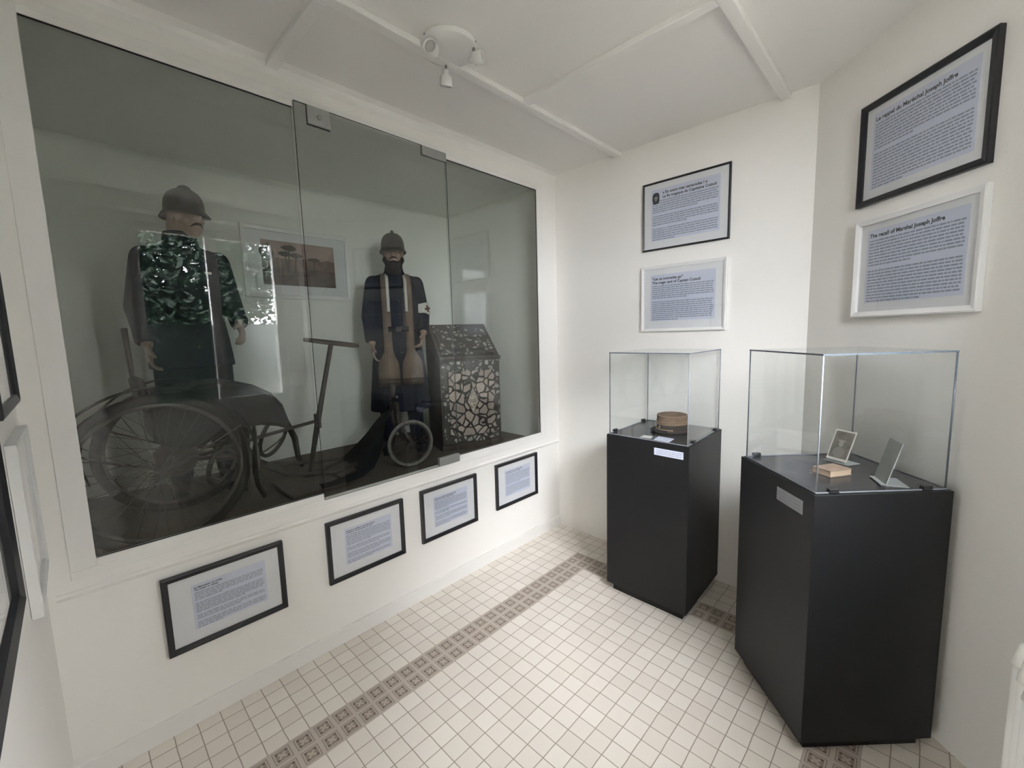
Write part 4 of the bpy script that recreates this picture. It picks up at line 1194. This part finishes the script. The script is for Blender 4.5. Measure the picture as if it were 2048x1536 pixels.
for z, r in ((0.054, 1.01), (0.062, 1.01), (0.071, 1.012), (0.104, 0.97)):
    b.tube([Vector(p) for p in cring(KX, KY, zt1 + z, .088 * r, .098 * r)], 0.0022, None, 6, closed=True)
b.build('braid', M_kepil, kp)
b = MB(); rings = []
for f, dz in ((0.98, 0.020), (1.2, 0.014), (1.42, 0.006)):
    rings.append([Vector((KX + .087 * f * math.cos(a), KY + .098 * f * math.sin(a), zt1 + dz + 0.004 * abs(math.cos(a - math.radians(215))))) for a in [math.radians(150 + 130 * k / 16) for k in range(17)]])
vs = [p for r in rings for p in r]; nn_ = 17
b.add(vs, [(r * nn_ + i, r * nn_ + i + 1, (r + 1) * nn_ + i + 1, (r + 1) * nn_ + i) for r in range(2) for i in range(nn_ - 1)], None, True)
o = b.build('visor', M_leather, kp); k_ = o.modifiers.new('t', 'SOLIDIFY'); k_.thickness = 0.003
b = MB(); b.tube([Vector((KX + .0905 * math.cos(a), KY + .1025 * math.sin(a), zt1 + 0.024)) for a in [math.radians(150 + 150 * k / 16) for k in range(17)]], 0.0035, None, 6)
b.build('chin_strap', M_kepil, kp)
b = MB(); b.ell((KX + .0895 * math.cos(math.radians(245)), KY + .1015 * math.sin(math.radians(245)), zt1 + 0.038), (.004, .004, .010)); b.build('side_button', M_kepil, kp)
b = MB(); b.tube([Vector(p) for p in cring(KX, KY, zt1 + 0.012, .085, .097)], 0.012, None, 8, closed=True)
b.build('sweatband', M_kepid, kp)
def card(label, pts, z, m):
    c = Vector((0, 0)); 
    a, b_, c_, d_ = [Vector((*p, z + 0.0014)) for p in pts]
    tb = MB().extrude([(*p, z) for p in pts], (0, 0, 0.0012), m); rnd = random.Random(len(label))
    for r in range(4):
        f = 0.2 + r * 0.2; x = 0.1
        while x < 0.85:
            w_ = rnd.uniform(0.04, 0.12); hh = 0.035
            q = lambda u_, v_: (a * (1 - u_) + b_ * u_) * (1 - v_) + (d_ * (1 - u_) + c_ * u_) * v_
            tb.add([q(x, f - hh), q(x + w_, f - hh), q(x + w_, f + hh), q(x, f + hh)], [(0, 1, 2, 3)], M_ink); x += w_ + 0.03
    tag(tb.build('caption_card'), label, 'label', 'caption cards lying under the glass')
card('smaller white caption card lying left of the cap', [(0.998, -0.515), (1.061, -0.503), (1.050, -0.450), (0.995, -0.455)], zt1, M_linen)
card('bluish caption card lying in front of the cap', [(1.085, -0.520), (1.178, -0.528), (1.170, -0.436), (1.075, -0.430)], zt1, M_card)

# ---- items on plinth 2
zt2 = h2 + 0.0025
def stand(label, foot, back_dir, w, h, lean, photo=False, front_n=None):
    """L-shaped satin acrylic display stand"""
    c = Vector((*foot, zt2)); u_ = Vector((*front_n, 0)).normalized()         # direction the face looks (horizontal)
    r_ = Vector((-u_.y, u_.x, 0))                                               # along the bottom edge
    upv = (up * math.cos(lean) - u_ * math.sin(lean)).normalized(); nv = r_.cross(upv).normalized()
    if nv.dot(u_) < 0: nv = -nv
    t = thing('acrylic_stand', label, 'display stand', c, 'stands on the corner plinth')
    m_ = M_acryl if photo else M_acst
    MB().obox(c + upv * h / 2 + up * 0.002, (r_, upv, nv), (w / 2, h / 2, 0.0015)).build('back_panel', m_, t)
    MB().obox(c - u_ * 0.034 + up * 0.002, (r_, u_, up), (w / 2, 0.034, 0.0015)).build('foot_panel', M_acst, t)
    MB().obox(c + u_ * 0.008 + up * 0.004, (r_, u_, up), (w / 2, 0.008, 0.0015)).build('lip', m_, t)
    return t, c, r_, upv, nv
_, c, r_, upv, nv = stand('clear slanted stand holding an old photograph behind the book', (1.918, -0.508), None, 0.105, 0.150, 0.40, True, (-0.50, -0.86))
ph = thing('old_photograph', 'faded grey photograph with white border leaning on its clear stand', 'photograph', c + nv * 0.004)
MB().obox(c + upv * 0.076 + nv * 0.0035 + up * 0.003, (r_, upv, nv), (0.044, 0.068, 0.0008)).build('photo_paper', M_photol, ph)
MB().obox(c + upv * 0.078 + nv * 0.0046 + up * 0.003, (r_, upv, nv), (0.039, 0.060, 0.0003)).build('photo_image', M_photo, ph)
b = MB()
oc = c + upv * 0.078 + nv * 0.0052 + up * 0.003
def flat(cx, cz, rx, rz, m_, n_=18):
    b.extrude([oc + r_ * (cx + rx * math.cos(2 * PI * k / n_)) + upv * (cz + rz * math.sin(2 * PI * k / n_)) for k in range(n_)], nv * 0.0003, m_)
flat(-0.002, -0.034, 0.024, 0.024, mat('photo_grey', (0.21, 0.20, 0.175), 0.5))
flat(-0.002, 0.004, 0.010, 0.013, mat('photo_pale', (0.30, 0.285, 0.25), 0.5))
flat(-0.002, 0.018, 0.018, 0.004, mat('photo_pale', (0.30, 0.285, 0.25), 0.5))
b.build('portrait', None, ph)
stand('frosted slanted stand, empty, nearest the angled wall on the corner plinth', (2.075, -0.692), None, 0.105, 0.165, 0.25, False, (-0.86, -0.35))
bk = thing('old_book', 'small old paperback with brownish cover lying flat on the corner plinth', 'book', (1.925, -0.685, zt2))
ang = math.radians(58)
bu = Vector((math.cos(ang), math.sin(ang), 0)); bv = Vector((-bu.y, bu.x, 0)); bc = Vector((1.927, -0.690, zt2))
MB().obox(bc + up * 0.0135, (bu, bv, up), (0.052, 0.036, 0.0105)).build('pages', M_bookp, bk)
MB().obox(bc + up * 0.025, (bu, bv, up), (0.054, 0.038, 0.0012)).obox(bc + up * 0.0018, (bu, bv, up), (0.054, 0.038, 0.0015)).obox(bc + up * 0.0135 + bv * 0.038, (bu, bv, up), (0.054, 0.0012, 0.0126)).build('cover', M_bookc, bk)
tag(MB().obox((1.876, -0.722, zt2 + 0.0055), (bu, bv, up), (0.022, 0.010, 0.005)).build('book_rest', M_acryl), 'tiny clear block beside the old book', 'rest')

# ================================================================== CEILING SPOTLIGHT FITTING
LC = Vector((0.640, -1.535, H))
cl = thing('ceiling_spotlight', 'white round ceiling lamp with three small swivelling spots', 'ceiling lamp', LC)
MB().lathe([(0.118, 0), (0.120, -0.003), (0.120, -0.020), (0.117, -0.0235), (0.06, -0.025), (0.001, -0.025)], LC, (0, 0, 1), None, 48).build('ceiling_rose', M_lampw, cl)
def spot(ax_, ay_, d):
    base = LC + Vector((ax_, ay_, -0.024)); d = Vector(d).normalized()
    j = base + Vector((0, 0, -0.044))
    arm = MB().tube([base, j], 0.0055, None, 8).build('spot_arm', M_fit, cl)
    hd = MB(); c = j + d * 0.004 - d * 0.028
    hd.lathe([(0.008, 0), (0.012, 0.003), (0.012, 0.018), (0.0255, 0.026), (0.0280, 0.064), (0.0265, 0.066), (0.024, 0.058)], c, d, None, 24)
    ho = hd.build('spot_head', M_lampw, cl)
    MB().lathe([(0.0235, 0.055), (0.0235, 0.058), (0.010, 0.0595), (0.001, 0.060)], c, d, None, 24).build('lens', M_lampd, ho)
spot(0.01, -0.088, (0.50, -0.80, -0.02))
spot(0.085, 0.065, (0.90, 0.45, 0.10))
spot(-0.085, 0.050, (-0.30, 0.15, -1.0))
for a in (0.5, 2.6, 4.7):
    MB().lathe([(0.004, 0), (0.004, 0.003)], LC + Vector((0.120 * math.cos(a), 0.120 * math.sin(a), -0.011)), (math.cos(a), math.sin(a), 0), None, 10).build('screw', M_fit, cl)
